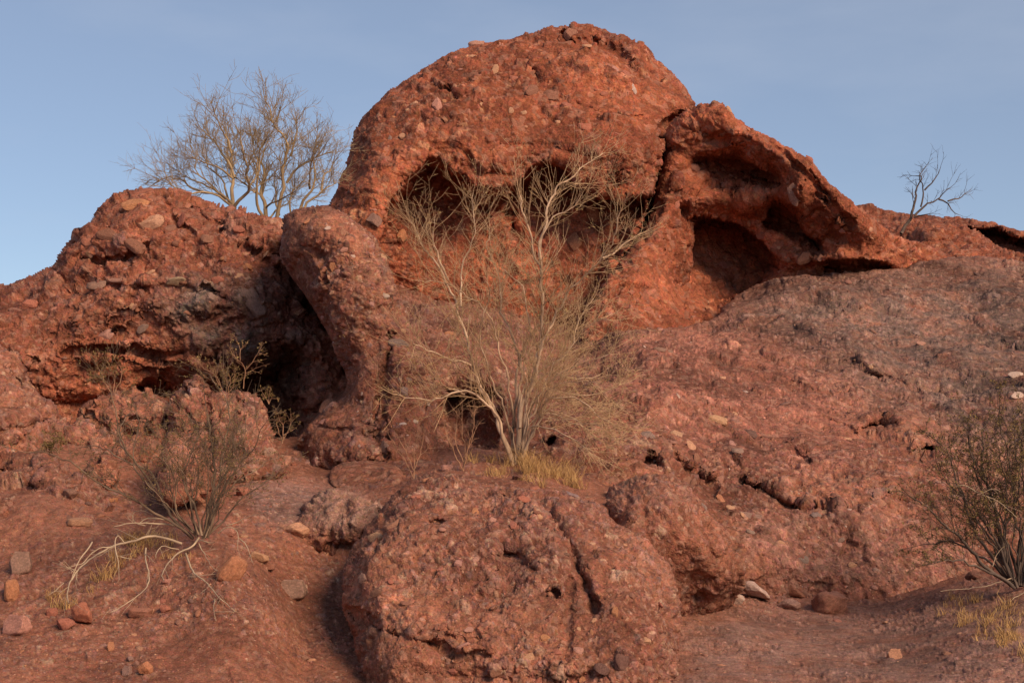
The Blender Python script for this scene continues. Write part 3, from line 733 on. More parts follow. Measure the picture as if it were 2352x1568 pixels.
small_relief('rock_hump', 'smooth low red hump on the ledge before the pillar',
    [(752, 1090), (768, 1068), (800, 1060), (850, 1058), (890, 1062), (925, 1075), (930, 1105), (900, 1135), (840, 1145), (780, 1130), (757, 1112)],
    [(770, 1075, 14.2), (920, 1080, 14.1), (850, 1135, 13.4)], seed=14, bulge=.35, R=40, peb=.6, clasts=.6, tone=1.05, facet=.15, ragged=3, lump=.7, rough=.8)
small_relief('rock_hump', 'small dark red hump between the pillar foot and the dry sapling',
    [(880, 1075), (890, 1055), (915, 1046), (960, 1050), (1000, 1062), (1005, 1085), (960, 1105), (905, 1100)],
    [(890, 1070, 14.5), (990, 1070, 14.4), (940, 1100, 13.9)], seed=15, bulge=.25, R=30, peb=.6, clasts=.6, facet=.15, ragged=3, lump=.7, rough=.8)
small_relief('boulder', 'pale grey pebbly boulder in the gully left of the round boulder',
    [(690, 1165), (720, 1138), (760, 1122), (800, 1128), (850, 1148), (880, 1180), (880, 1260), (800, 1300), (730, 1280), (695, 1215)],
    [(700, 1160, 12.4), (850, 1160, 12.2), (780, 1230, 12.0), (800, 1290, 12.1)], seed=16, bulge=.3, R=45, mat=MAT_NEAR, clasts=1.3,
    paints=[([(680, 1110), (900, 1110), (880, 1230), (690, 1220)], (1.75, 1.0, .75), 30)])
small_relief('boulder', 'rounded red boulder tucked behind the big round boulder',
    [(1378, 1158), (1398, 1122), (1440, 1097), (1500, 1088), (1530, 1092), (1568, 1108), (1600, 1148), (1640, 1200), (1678, 1250), (1698, 1300), (1704, 1345), (1700, 1400), (1690, 1480), (1500, 1500), (1400, 1350), (1385, 1220)],
    [(1400, 1120, 13.1), (1540, 1100, 13.3), (1690, 1300, 13.1), (1650, 1390, 13.7), (1560, 1400, 13.4), (1650, 1480, 14.2), (1450, 1400, 12.8), (1400, 1200, 12.8)], seed=17, ragged=4, facet=.3, bulge=1.0, R=80, mat=MAT_NEAR, peb=.95, clasts=1.25, cell=.008, lump=.9, rough=1.0, mott=.2,
    grooves=[([(1560, 1110), (1600, 1180), (1640, 1280)], 7, .06)])
boul = relief('round_boulder',
    [(783, 1330), (790, 1290), (803, 1262), (818, 1235), (850, 1200), (880, 1160), (910, 1132), (932, 1110), (965, 1095), (1010, 1085), (1060, 1094), (1100, 1112), (1160, 1122), (1200, 1118), (1245, 1124), (1290, 1140), (1340, 1140), (1372, 1150), (1390, 1172), (1410, 1195), (1450, 1212), (1490, 1240),
     (1520, 1278), (1545, 1310), (1556, 1370), (1562, 1440), (1562, 1500), (1550, 1550), (1540, 1640), (1200, 1680), (880, 1660), (830, 1560), (812, 1470), (785, 1400)],
    [(800, 1280, 11.0), (920, 1120, 11.5), (1010, 1090, 11.8), (1200, 1125, 11.8), (1400, 1180, 11.5), (1550, 1350, 10.9), (1550, 1550, 10.2), (1200, 1640, 9.9), (880, 1600, 10.1), (800, 1400, 10.6), (1150, 1300, 11.0), (1300, 1250, 11.1)],
    bulge=.80, R=150, peb=1.0, cell=.0082, thick=1.2, clasts=1.45, seed=18, mat=MAT_NEAR, rough=.9, facet=.28, lump=.95, tone=1.04, bed=.25,
    carves=[([(1122, 1250), (1142, 1236), (1185, 1244), (1216, 1258), (1244, 1322), (1205, 1330), (1160, 1340), (1108, 1338)], .22, 22, 40, (0, 1), 1), ([(1266, 1345), (1284, 1342), (1290, 1358), (1280, 1368), (1268, 1364)], .10, 5, 7),
            ([(975, 1190), (1020, 1182), (1032, 1205), (1020, 1225), (985, 1220)], .1, 8, 14), ([(780, 1380), (860, 1400), (900, 1440), (1000, 1470), (980, 1500), (860, 1470), (790, 1440)], .12, 14, 40),
            ([(900, 1500), (1050, 1505), (1250, 1515), (1420, 1520), (1420, 1600), (900, 1600)], .10, 70, 60)],
    bumps=[(1080, 1330, 170, 120, .15), (1440, 1330, 80, 120, .14), (860, 1350, 60, 60, .1), (1020, 1440, 90, 30, .1), (1080, 1488, 60, 18, .08)],
    grooves=[([(1262, 1196), (1290, 1235), (1315, 1265), (1322, 1300), (1345, 1345), (1360, 1400)], 12, .17), ([(1310, 1330), (1300, 1400), (1305, 1470), (1290, 1530)], 9, .06), ([(900, 1440), (980, 1480), (1050, 1500), (1120, 1502)], 7, .06), ([(1100, 1115), (1130, 1150), (1210, 1165)], 6, .07),
             ([(880, 1165), (890, 1220), (860, 1260)], 8, .1), ([(1140, 1210), (1135, 1245)], 5, .06)])
tag(boul, 'big round boulder of red pebbly conglomerate with a niche and a split side', 'boulder')

# ------------------------------------------------------------------ stones set in the rocks
for a in [(313, 469, 66, 38, 'orange'), (340, 507, 66, 42, 'tan'), (330, 441, 45, 24, 'red'), (177, 545, 34, 42, 'brown'), (247, 539, 58, 30, 'brown', -.5), (305, 566, 78, 30, 'brown', -.55), (223, 592, 44, 20, 'pink', -.6), (217, 648, 46, 30, 'greybrown'),
          (397, 652, 52, 28, 'olive'), (583, 702, 36, 92, 'grey', .55), (227, 765, 54, 34, 'pink'), (297, 692, 16, 14, 'tan'), (390, 517, 30, 24, 'brown'), (417, 505, 24, 32, 'red', .5), (477, 555, 30, 26, 'brown'), (320, 752, 30, 18, 'grey', .6),
          (343, 622, 24, 14, 'tan'), (287, 615, 14, 14, 'pink'), (487, 690, 18, 24, 'grey'), (147, 849, 12, 10, 'tan'), (61, 690, 40, 22, 'red'), (35, 705, 44, 18, 'brown', -.4), (268, 640, 50, 10, 'pink', -.15), (605, 580, 24, 18, 'tan'), (550, 530, 26, 18, 'red'),
          (460, 600, 20, 14, 'pink'), (500, 640, 30, 18, 'red'), (550, 640, 22, 16, 'tan'), (420, 600, 18, 14, 'brown'), (300, 700, 16, 12, 'pink'), (360, 700, 20, 12, 'brown'), (430, 720, 26, 10, 'brown'), (620, 525, 20, 16, 'red'), (570, 610, 18, 14, 'orange'), (150, 590, 24, 20, 'red'), (200, 560, 22, 30, 'red', .4)]:
    embed('layered_outcrop', *a)
for a in [(880, 594, 18, 20, 'tan'), (882, 680, 22, 12, 'pale'), (804, 684, 20, 30, 'red'), (916, 789, 46, 24, 'grey', -.2), (838, 999, 12, 26, 'orange'), (880, 1033, 30, 32, 'greybrown'), (960, 966, 18, 9, 'pale'), (878, 954, 10, 9, 'pale'),
          (812, 584, 12, 9, 'pale'), (791, 576, 18, 12, 'pink'), (767, 674, 12, 9, 'tan'), (712, 520, 16, 14, 'orange'), (755, 534, 14, 10, 'pale'), (762, 615, 16, 22, 'orange'), (850, 700, 16, 14, 'pink'), (925, 760, 14, 10, 'tan'), (945, 870, 22, 12, 'grey', -.6), (930, 900, 22, 24, 'grey'),
          (740, 730, 12, 10, 'pink'), (830, 780, 14, 9, 'tan'), (745, 970, 18, 12, 'pink'), (735, 900, 40, 56, 'brown', -.5), (985, 1010, 18, 20, 'pink'), (925, 970, 16, 9, 'pale'), (700, 560, 14, 10, 'red')]:
    embed('rock_pillar', *a)
for a in [(864, 505, 42, 42, 'greybrown'), (917, 549, 24, 30, 'orange', -.6), (1136, 163, 17, 24, 'tan'), (1345, 122, 22, 15, 'tan'), (1451, 208, 16, 32, 'pale', .5), (1415, 161, 14, 30, 'pink', .3), (1005, 259, 22, 48, 'pink', .3), (955, 255, 20, 18, 'tan'), (984, 285, 14, 13, 'orange'),
          (896, 310, 12, 20, 'grey'), (925, 310, 20, 14, 'tan'), (1092, 100, 36, 20, 'pink'), (1310, 74, 32, 34, 'brown'), (1267, 224, 34, 32, 'brown'), (1201, 263, 15, 14, 'tan'), (1173, 257, 12, 16, 'tan'), (1283, 285, 15, 13, 'tan'), (1068, 302, 22, 18, 'orange', -.6), (1021, 404, 17, 11, 'tan'),
          (1345, 294, 30, 24, 'red'), (1533, 290, 26, 20, 'red', -.6), (1322, 556, 46, 40, 'orange', -.5), (1357, 493, 34, 46, 'orange'), (1220, 220, 30, 28, 'brown'), (1474, 99, 16, 12, 'brown'), (1431, 76, 15, 11, 'brown'), (1088, 136, 22, 14, 'tan'), (1150, 110, 12, 20, 'pink'), (1090, 470, 20, 14, 'brown'),
          (1060, 520, 18, 26, 'brown'), (1140, 500, 30, 14, 'red'), (1250, 600, 24, 18, 'orange'), (1430, 180, 22, 16, 'red'), (965, 170, 12, 9, 'red'), (1020, 230, 12, 12, 'orange'), (1300, 250, 24, 20, 'red'), (1180, 180, 20, 14, 'red'), (940, 265, 14, 10, 'tan'), (905, 270, 10, 8, 'orange'), (1390, 215, 20, 14, 'red'), (1105, 240, 10, 9, 'tan'), (1120, 390, 14, 12, 'red'), (1160, 440, 14, 10, 'tan')]:
    embed('rock_dome', *a)
for a in [(1595, 381, 26, 24, 'brown'), (1821, 449, 24, 50, 'greybrown', .3), (1929, 536, 17, 16, 'pink'), (1672, 255, 13, 18, 'tan', .4), (1544, 470, 34, 28, 'red'), (1560, 501, 14, 12, 'orange'), (1515, 543, 13, 17, 'tan'), (1860, 362, 20, 15, 'red'), (1881, 592, 17, 26, 'brown'), (1844, 594, 32, 28, 'brown'), (1811, 597, 12, 12, 'brown'),
          (1937, 586, 16, 16, 'red'), (1987, 607, 16, 20, 'brown'), (2005, 526, 14, 12, 'tan'), (1902, 621, 14, 14, 'red'), (1790, 570, 10, 12, 'tan'), (1672, 507, 9, 10, 'tan'), (1626, 715, 18, 24, 'orange'), (1582, 575, 26, 22, 'orange'), (1660, 610, 20, 18, 'red'), (1600, 230, 12, 10, 'red'), (1643, 238, 16, 12, 'brown'), (1815, 370, 16, 10, 'tan'),
          (1750, 545, 22, 12, 'red', -.5), (1800, 540, 26, 12, 'orange'), (1450, 660, 14, 12, 'red'), (1540, 680, 12, 10, 'orange'), (1500, 700, 16, 12, 'red'), (1430, 720, 14, 10, 'red'), (1838, 430, 12, 20, 'red'), (1950, 540, 12, 10, 'red')]:
    embed('hollowed_rock', *a)
for a in [(1643, 966, 52, 22, 'tan', -.15), (1732, 993, 32, 32, 'dark'), (1484, 1008, 34, 34, 'grey'), (1589, 1022, 20, 34, 'tan', .3), (1697, 1033, 26, 20, 'grey'), (1684, 1008, 15, 28, 'pink'), (1664, 1132, 15, 36, 'orange', .3), (1682, 1161, 20, 15, 'tan'), (1614, 1165, 22, 28, 'grey'), (1717, 1182, 62, 20, 'greybrown', -.1),
          (1875, 1190, 22, 20, 'grey'), (2115, 793, 24, 14, 'pink'), (2003, 855, 10, 10, 'tan'), (2335, 871, 32, 20, 'pale'), (2335, 905, 30, 18, 'pale'), (1767, 834, 22, 20, 'red'), (1519, 826, 44, 14, 'greybrown'), (1556, 987, 28, 20, 'tan'), (1990, 774, 18, 8, 'pink'), (1518, 755, 18, 11, 'pink'), (1033, 776, 26, 22, 'orange'),
          (1080, 868, 44, 26, 'red'), (1110, 1008, 52, 30, 'brown'), (2106, 760, 16, 14, 'grey'), (1800, 640, 14, 8, 'grey'), (1750, 725, 16, 10, 'brown'), (1640, 1000, 14, 14, 'red'), (1880, 1000, 18, 12, 'red'), (1600, 1040, 16, 22, 'brown'), (1840, 1050, 18, 20, 'red'), (1940, 1130, 16, 24, 'red'), (1720, 1230, 22, 18, 'grey'), (1790, 1250, 18, 14, 'tan'),
          (1850, 1280, 26, 18, 'grey'), (1690, 950, 14, 12, 'tan'), (2200, 700, 18, 10, 'grey'), (2290, 690, 14, 10, 'grey'), (2060, 650, 14, 8, 'brown'), (1460, 900, 20, 16, 'red'), (1430, 960, 18, 14, 'red'), (1740, 900, 16, 12, 'red'), (1660, 860, 14, 10, 'tan'), (1960, 1290, 18, 14, 'tan'), (2080, 1250, 16, 12, 'red'), (1930, 1240, 16, 14, 'pink')]:
    embed('hillside', *a)
for a in [(860, 1230, 44, 25, 'tan'), (907, 1218, 42, 40, 'brown'), (1049, 1304, 21, 16, 'pink'), (981, 1103, 26, 18, 'orange'), (1229, 1128, 24, 22, 'red'), (1231, 1197, 28, 22, 'tan', -.4), (1094, 1169, 15, 24, 'orange'), (1200, 1171, 34, 18, 'red'), (1129, 1206, 18, 26, 'pink'), (1075, 1492, 36, 22, 'pink', -.2), (1215, 1507, 28, 28, 'tan'),
          (1080, 1433, 22, 12, 'pink'), (852, 1474, 28, 16, 'orange'), (1364, 1419, 12, 11, 'tan'), (1410, 1410, 18, 26, 'orange'), (1328, 1437, 14, 12, 'tan'), (1383, 1535, 34, 34, 'dark'), (1426, 1527, 34, 44, 'dark'), (1340, 1554, 24, 24, 'orange'), (1512, 1453, 15, 24, 'dark'), (1254, 1460, 22, 16, 'orange'), (1418, 1308, 13, 18, 'red'),
          (955, 1140, 24, 20, 'red'), (1020, 1140, 20, 16, 'red'), (900, 1300, 24, 18, 'brown'), (835, 1330, 26, 24, 'greybrown'), (870, 1365, 36, 20, 'brown'), (940, 1280, 16, 12, 'pink'), (1180, 1220, 16, 22, 'red'), (1160, 1150, 20, 12, 'grey'), (1300, 1180, 22, 16, 'red'), (1360, 1250, 14, 10, 'tan'), (1460, 1290, 16, 12, 'pink'), (1490, 1330, 14, 14, 'red'),
          (1450, 1370, 14, 14, 'brown'), (1500, 1390, 16, 12, 'pink'), (1090, 1290, 16, 14, 'pink'), (1060, 1240, 20, 14, 'red'), (1000, 1240, 14, 10, 'tan'), (1190, 1390, 12, 9, 'tan'), (1120, 1400, 14, 10, 'red'), (1250, 1300, 14, 10, 'tan'), (1150, 1480, 30, 18, 'brown'), (1280, 1500, 20, 16, 'red'), (1330, 1490, 24, 20, 'pink'), (1470, 1480, 20, 16, 'tan'),
          (1240, 1560, 30, 20, 'red'), (1140, 1540, 34, 22, 'brown'), (1040, 1540, 22, 16, 'red'), (1480, 1530, 22, 18, 'red'), (970, 1420, 16, 10, 'pink'), (930, 1390, 20, 12, 'brown'), (1010, 1310, 14, 12, 'red'), (1270, 1230, 14, 12, 'red')]:
    embed('round_boulder', *a)
def keyof(lbl):
    for k, it in ITEMS.items():
        if it['o'].get('label') == lbl: return k

scatter('rock_dome', 250, 2200, 5, 17)
scatter('hollowed_rock', 230, 1500, 5, 17)
scatter('hillside', 250, 5000, 7, 25, pw=1.9, cols=('red', 'pink', 'tan', 'brown', 'grey', 'greybrown', 'pale', 'red', 'dark'))
scatter('layered_outcrop', 250, 2600, 6, 20)
scatter('rock_pillar', 265, 1500, 5, 15, cols=('red', 'red', 'pink', 'tan', 'orange', 'red', 'pale', 'brown'))
scatter('round_boulder', 240, 3200, 6, 20)
scatter('leaning_slab', 50, 400, 5, 15)
scatter('dirt_bank', 90, 700, 5, 18)
for k, it in list(ITEMS.items()):
    nm = it['o'].name
    if nm.startswith('boulder'): scatter(k, 45, 260, 5, 13, cols=('red', 'pink', 'tan', 'orange', 'red', 'brown'))
    elif nm.startswith('rock_hump'): scatter(k, 14, 60, 4, 9)
    elif nm == 'far_ridge': scatter(k, 30, 120, 4, 8)

# ------------------------------------------------------------------ loose stones
def loose(px, py, w_, h_, color, label, rz=None, on='ground', sink=.25, tilt=0.0, variant=None):
    """stands on the ground where the row of its foot meets it; w x h in photo units"""
    foot = py + h_ * .42
    p, n, Y = near_vert(on, px, foot)
    k = Y / FOC
    a, c = w_ * k * .5 * 1.2, h_ * k * .5 * 1.2
    o = bpy.data.objects.new('loose_stone', STONE_L[variant if variant is not None else random.randrange(len(STONE_L))]); COL.objects.link(o)
    o.location = (p[0], p[1] + a * .35, p[2] + c * (1 - sink) - .01)
    o.rotation_euler = (random.uniform(-.1, .1), tilt, rz if rz is not None else random.uniform(-.5, .5))
    o.scale = (a, max(a, c) * .8, c)
    o.color = cvar(tuple(np.array(SC[color]) * .72 + MATRIX1 * .28), .06)
    tag(o, label, 'stone')
    return o
loose(1738, 1364, 66, 34, 'pale', 'flat pale pinkish stone slab lying at the foot of the slope beside the path', tilt=.35)
loose(1697, 1374, 36, 28, 'pale', 'small tan stone leaning against the flat pinkish slab')
loose(1816, 1388, 48, 26, 'grey', 'low grey brown stone half buried between slab and dark block')
loose(1826, 1356, 48, 30, 'brown', 'brown stone behind the low grey brown one by the path', tilt=.3)
loose(1909, 1383, 92, 50, 'brown', 'large angular brown block at the edge of the path', rz=.6, variant=3)
loose(2055, 1496, 30, 26, 'tan', 'lone tan stone standing on the bare path')
loose(2238, 1322, 34, 26, 'dark', 'dark round stone under the green bush by the path')
loose(2037, 1426, 16, 10, 'tan', 'tiny tan chip on the path near the big brown block')
loose(2176, 1496, 20, 11, 'greybrown', 'small flat grey stone on the path near dry grass')
loose(680, 1211, 56, 32, 'tan', 'speckled tan oval stone on the slope left of the gully')
loose(742, 1187, 30, 26, 'greybrown', 'grey brown stone at the edge of the pale pebbly boulder')
loose(672, 1346, 60, 42, 'grey', 'square grey stone half sunk in the gully', sink=.5)
loose(43, 1290, 44, 48, 'grey', 'upright grey stone on the bank below the crumbly earth')
loose(24, 1352, 28, 44, 'orange', 'narrow orange stone standing below the upright grey stone')
loose(40, 1436, 60, 42, 'pink', 'blocky pink stone low on the dirt slope')
loose(152, 1440, 38, 26, 'red', 'small rust red stone against a larger tilted red stone')
loose(185, 1418, 50, 48, 'red', 'tilted red slab stone on the dirt slope', tilt=.6)
loose(332, 1541, 30, 30, 'orange', 'rounded orange stone next to three grey stones')
loose(298, 1517, 22, 18, 'grey', 'upper one of three grey stones by the orange stone')
loose(292, 1537, 20, 22, 'grey', 'lower tall one of three grey stones by the orange stone')
loose(311, 1525, 16, 22, 'greybrown', 'browner one of three grey stones by the orange stone')
loose(252, 1492, 15, 20, 'orange', 'small upright orange stone on the dirt slope')
loose(320, 1399, 46, 22, 'brown', 'flat brown stone below the dead branches of the shrub')
loose(377, 1391, 26, 18, 'red', 'small red stone beside the flat brown stone below the shrub')
loose(383, 1330, 24, 13, 'pink', 'pale pink stone under the arching dead branches')
loose(530, 1305, 44, 62, 'orange', 'leaning orange slab sticking out of the dirt below the shrub', tilt=.7, sink=.45)
loose(597, 1276, 38, 24, 'tan', 'tan stone at the top of the gully right of the shrub', tilt=.4)
loose(619, 1292, 28, 18, 'brown', 'brown stone just below the tan stone at the gully')
loose(180, 1200, 48, 18, 'tan', 'flat tan stone under the crumbly earth bank')
loose(520, 1218, 34, 18, 'pink', 'pink stone right behind the foot of the leaning shrub')
loose(170, 1146, 34, 26, 'greybrown', 'grey stone stuck in the crumbly earth bank', on='dirt_bank')
loose(257, 1146, 28, 18, 'orange', 'bright orange stone beside the crumbly earth bank')
loose(1310, 1143, 52, 27, 'bluegrey', 'blue grey broken stone on top of the round boulder', sink=.2)
loose(1190, 1094, 24, 16, 'dark', 'small dark stone among the dry yellow grass')
loose(1028, 1073, 28, 15, 'pink', 'pale pink stone on the ledge between the two dry saplings')
loose(942, 1528, 17, 17, 'pale', 'small pale stone under the left edge of the round boulder', sink=.1)
loose(120, 1400, 24, 20, 'red', 'small red stone among dry grass tufts on the dirt slope')
loose(700, 1510, 18, 12, 'greybrown', 'little grey stone lying in the gully floor')
loose(560, 1130, 30, 20, 'red', 'red stone on the ledge behind the leaning shrub')
loose(620, 1050, 26, 20, 'orange', 'orange stone at the foot of the jagged peak')

# gravel on the ground: countless
ZONES = [[(380, 1010), (660, 1010), (720, 1120), (640, 1180), (420, 1170)], [(620, 1150), (780, 1130), (790, 1260), (690, 1300), (600, 1290)], [(640, 1440), (840, 1440), (900, 1568), (660, 1568)], [(1540, 1440), (1640, 1400), (1700, 1480), (1560, 1568), (1380, 1568)],
         [(1680, 1350), (2050, 1360), (2150, 1400), (1900, 1430), (1660, 1410)], [(0, 1370), (260, 1400), (420, 1568), (0, 1568)], [(150, 1160), (330, 1160), (340, 1230), (150, 1230)], [(300, 1310), (560, 1290), (600, 1420), (380, 1440)]]
scatter('ground', 298, 9000, 7, 24, zones=ZONES, pw=1.7, cols=('red', 'red', 'pink', 'tan', 'brown', 'orange', 'greybrown', 'brown', 'red'))

# ================================================================== PLANTS
class Tubes:
    def __init__(self): self.v = []; self.f = []; self.n = 0
    def tube(self, pts, rad, sides=5):
        pts = np.asarray(pts, float); n = len(pts)
        if n < 2: return
        t = np.gradient(pts, axis=0); t /= np.maximum(np.linalg.norm(t, axis=1, keepdims=True), 1e-9)
        ref = np.array([0.3, 0.9, 0.2]); u = np.cross(t, ref); u /= np.maximum(np.linalg.norm(u, axis=1, keepdims=True), 1e-9)
        w2 = np.cross(t, u)
        a = np.arange(sides) * 2 * math.pi / sides
        ring = pts[:, None] + (u[:, None] * np.cos(a)[None, :, None] + w2[:, None] * np.sin(a)[None, :, None]) * np.asarray(rad)[:, None, None]
        self.v.append(ring.reshape(-1, 3))
        i = np.arange(n - 1)[:, None] * sides; k = np.arange(sides)[None]
        k2 = (k + 1) % sides
        q = np.stack([i + k, i + k2, i + sides + k2, i + sides + k], -1).reshape(-1, 4) + self.n
        self.f.append(q); self.n += n * sides
    def build(self, name, mat, root, kind=None):
        if not self.v: return None
        me = mesh_np(name, np.concatenate(self.v) - np.array(root.location), np.concatenate(self.f), None, True)
        o = link(name, me, mat, parent=root)
        if kind: o['kind'] = kind
        return o

class Leaves:
    def __init__(self): self.v = []; self.q = []; self.n = 0
    def add(self, p, size):
        d = RNG.normal(size=3); d /= np.linalg.norm(d); e = np.cross(d, RNG.normal(size=3)); e /= max(np.linalg.norm(e), 1e-6)
        p = np.asarray(p)
        self.v.append(np.stack([p - d * size, p + e * size * .45, p + d * size, p - e * size * .45])); self.q.append(np.arange(4) + self.n); self.n += 4
    def build(self, name, mat, root):
        if not self.v: return
        o = link(name, mesh_np(name, np.concatenate(self.v) - np.array(root.location), np.stack(self.q), None, False), mat, parent=root)
        o['kind'] = 'stuff'; return o

def root_at(name, loc, label, cat, group=None):
    o = bpy.data.objects.new(name, None); COL.objects.link(o); o.location = loc; o.empty_display_size = .2
    return tag(o, label, cat, group)

def resample(pts, step):
    pts = np.asarray(pts, float); seg = np.linalg.norm(np.diff(pts, axis=0), axis=1); L = np.concatenate([[0], np.cumsum(seg)])
    n = max(3, int(L[-1] / step)); s = np.linspace(0, L[-1], n)
    return np.stack([np.interp(s, L, pts[:, k]) for k in range(3)], 1), L[-1]

def guide(px_pts, Y0, spread, r0, r1, step=.06, jit=.012, y_end=None, onto=None):
    """a stem traced in the photo, standing at Y0 at its foot and drifting nearer or farther along its length"""
    c = chaikin(px_pts, 2, False)
    t = np.linspace(0, 1, len(c)); dy = spread if y_end is None else y_end
    Y = Y0 + dy * t ** 1.3
    if onto:
        yg = np.array([near_vert(onto, a, b)[2] for a, b in c]); yg = np.convolve(np.pad(yg, 3, 'edge'), np.ones(7) / 7, 'valid')
        Y = np.minimum(Y, yg - .03 - .05 * np.sin(math.pi * t))
    p = P(c[:, 0], c[:, 1], Y)
    p, L = resample(p, step)
    j = np.cumsum(RNG.normal(size=p.shape) * jit * step / .06, axis=0); j -= np.linspace(0, 1, len(p))[:, None] * j[-1]
    p = p + j * np.minimum(np.linspace(0, 4, len(p)), 1)[:, None]
    return p, np.linspace(r0, r1, len(p)) , L

def twig(tb, p, d, L, r, level, up=.35, wig=.30, tips=None, sides=3, side_n=(2, 4), shrink=(.35, .62)):
    n = max(3, int(L / .05)); st = L / n
    pts = [np.array(p)]; d = np.array(d, float); d /= np.linalg.norm(d)
    for k in range(n):
        d = d + RNG.normal(size=3) * wig * math.sqrt(st / .06) * .5 + np.array([0, 0, up]) * st * 1.4
        d /= np.linalg.norm(d); pts.append(pts[-1] + d * st)
    tb.tube(pts, np.linspace(r, max(r * .45, .0011), len(pts)), sides)
    if tips is not None and level <= 1: tips.append(np.array(pts))
    if level > 0:
        for k in range(RNG.integers(side_n[0], side_n[1] + 1)):
            i = RNG.integers(max(1, n // 5), n)
            dd = pts[i] - pts[i - 1]; dd /= np.linalg.norm(dd)
            s = RNG.normal(size=3); s -= dd * (s @ dd); s /= np.linalg.norm(s)
            nd = dd * RNG.uniform(.6, 1) + s * RNG.uniform(.45, .95)
            twig(tb, pts[i], nd, L * RNG.uniform(*shrink), r * .62, level - 1, up, wig, tips, sides, side_n, shrink)

def shrub(root, guides, Y0, spreadY, r0, mat_stem, mat_twig, tw_len, tw_per_m, tw_r, level=1, up=.35, stem_name='stem', leaf=None, leaf_n=0, leaf_s=.012, leaf_mat=None, start=.25, extra_dead=(), side_n=(2, 4), wig=.3, step=.06, bare=()):
    tb = Tubes(); tips = []
    for gi, gpts in enumerate(guides):
        rr = r0 * (1.0 if gi == 0 else RNG.uniform(.5, .8))
        y0 = Y0
        if isinstance(gpts, tuple) and isinstance(gpts[0], float): y0 = Y0 + gpts[0]; rr = r0 * gpts[1]; gpts = gpts[2]
        p, rad, L = guide(gpts, y0, RNG.uniform(-spreadY, spreadY), rr, max(rr * .22, tw_r), step=step)
        t1 = Tubes(); t1.tube(p, rad, 7); t1.build(stem_name, mat_stem, root)
        if gi in bare: continue
        for k in range(int(L * tw_per_m)):
            u = RNG.random() ** .8
            i = int((start + (1 - start) * u) * (len(p) - 1)); i = min(max(i, 1), len(p) - 1)
            dd = p[i] - p[i - 1]; dd /= max(np.linalg.norm(dd), 1e-9)
            s = RNG.normal(size=3); s -= dd * (s @ dd); s /= np.linalg.norm(s)
            nd = dd * RNG.uniform(.5, 1.0) + s * RNG.uniform(.4, .9) + np.array([0, 0, .15])
            twig(tb, p[i], nd, tw_len * RNG.uniform(.45, 1.2), max(tw_r, rad[i] * .38), level, up, wig, tips, 3, side_n)
        twig(tb, p[-1], p[-1] - p[-2], tw_len * .8, max(tw_r, rad[-1]), level, up, wig, tips, 3, side_n)
    tb.build('twigs', mat_twig, root, 'stuff')
    for gpts, dy0, dy1, rr in extra_dead:
        p, rad, L = guide(gpts, Y0 + dy0, 0, rr * .62, rr * .22, y_end=dy1 - dy0, onto='ground', step=.025, jit=.006)
        t1 = Tubes(); t1.tube(p, rad, 6)
        for k in range(int(L * 9)):
            i = RNG.integers(2, len(p) - 1); dd = p[i] - p[i - 1]; dd /= np.linalg.norm(dd)
            twig(t1, p[i], dd + RNG.normal(size=3) * .7, L * RNG.uniform(.08, .25) + .03, rad[i] * .5, 1, -.25, .2, None, 3, (0, 2))
        t1.build('dead_branch', MAT_DEAD, root)
    if leaf_n:
        lv = Leaves()
        w8 = np.array([len(t) for t in tips], float); w8 /= w8.sum()
        for i in RNG.choice(len(tips), leaf_n, p=w8):
            t = tips[i]; q = t[RNG.integers(max(1, len(t) // 3), len(t))]
            lv.add(q + RNG.normal(size=3) * leaf_s * .8, leaf_s * RNG.uniform(.6, 1.4))
        lv.build('foliage', leaf_mat, root)
    return tips

def fill_stems(gs, n, thick=.38):
    """thinner stems between the traced ones"""
    def rs(l, m=9):
        l = np.array(l, float); sg = np.linalg.norm(np.diff(l, axis=0), axis=1); L = np.concatenate([[0], np.cumsum(sg)])
        return np.stack([np.interp(np.linspace(0, L[-1], m), L, l[:, k]) for k in range(2)], 1)
    out = []
    foot = rs(gs[0][2])[0]
    roots = [g for g in gs if np.linalg.norm(rs(g[2])[0] - foot) < 45]
    for k in range(n):
        a, b = RNG.choice(len(roots), 2, replace=False); u = RNG.uniform(.15, .85)
        q = rs(roots[a][2]) * u + rs(roots[b][2]) * (1 - u)
        m = RNG.integers(5, 10); q = q[:m] + np.cumsum(RNG.normal(size=(m, 2)) * 2.5, axis=0) * (np.arange(m) > 0)[:, None]
        out.append((float(RNG.uniform(-.1, .1)), thick * RNG.uniform(.7, 1.2), [tuple(x) for x in q]))
    return out

def Z(l, ox, oy, k): return [(ox + a * k, oy + b * k) for a, b in l]

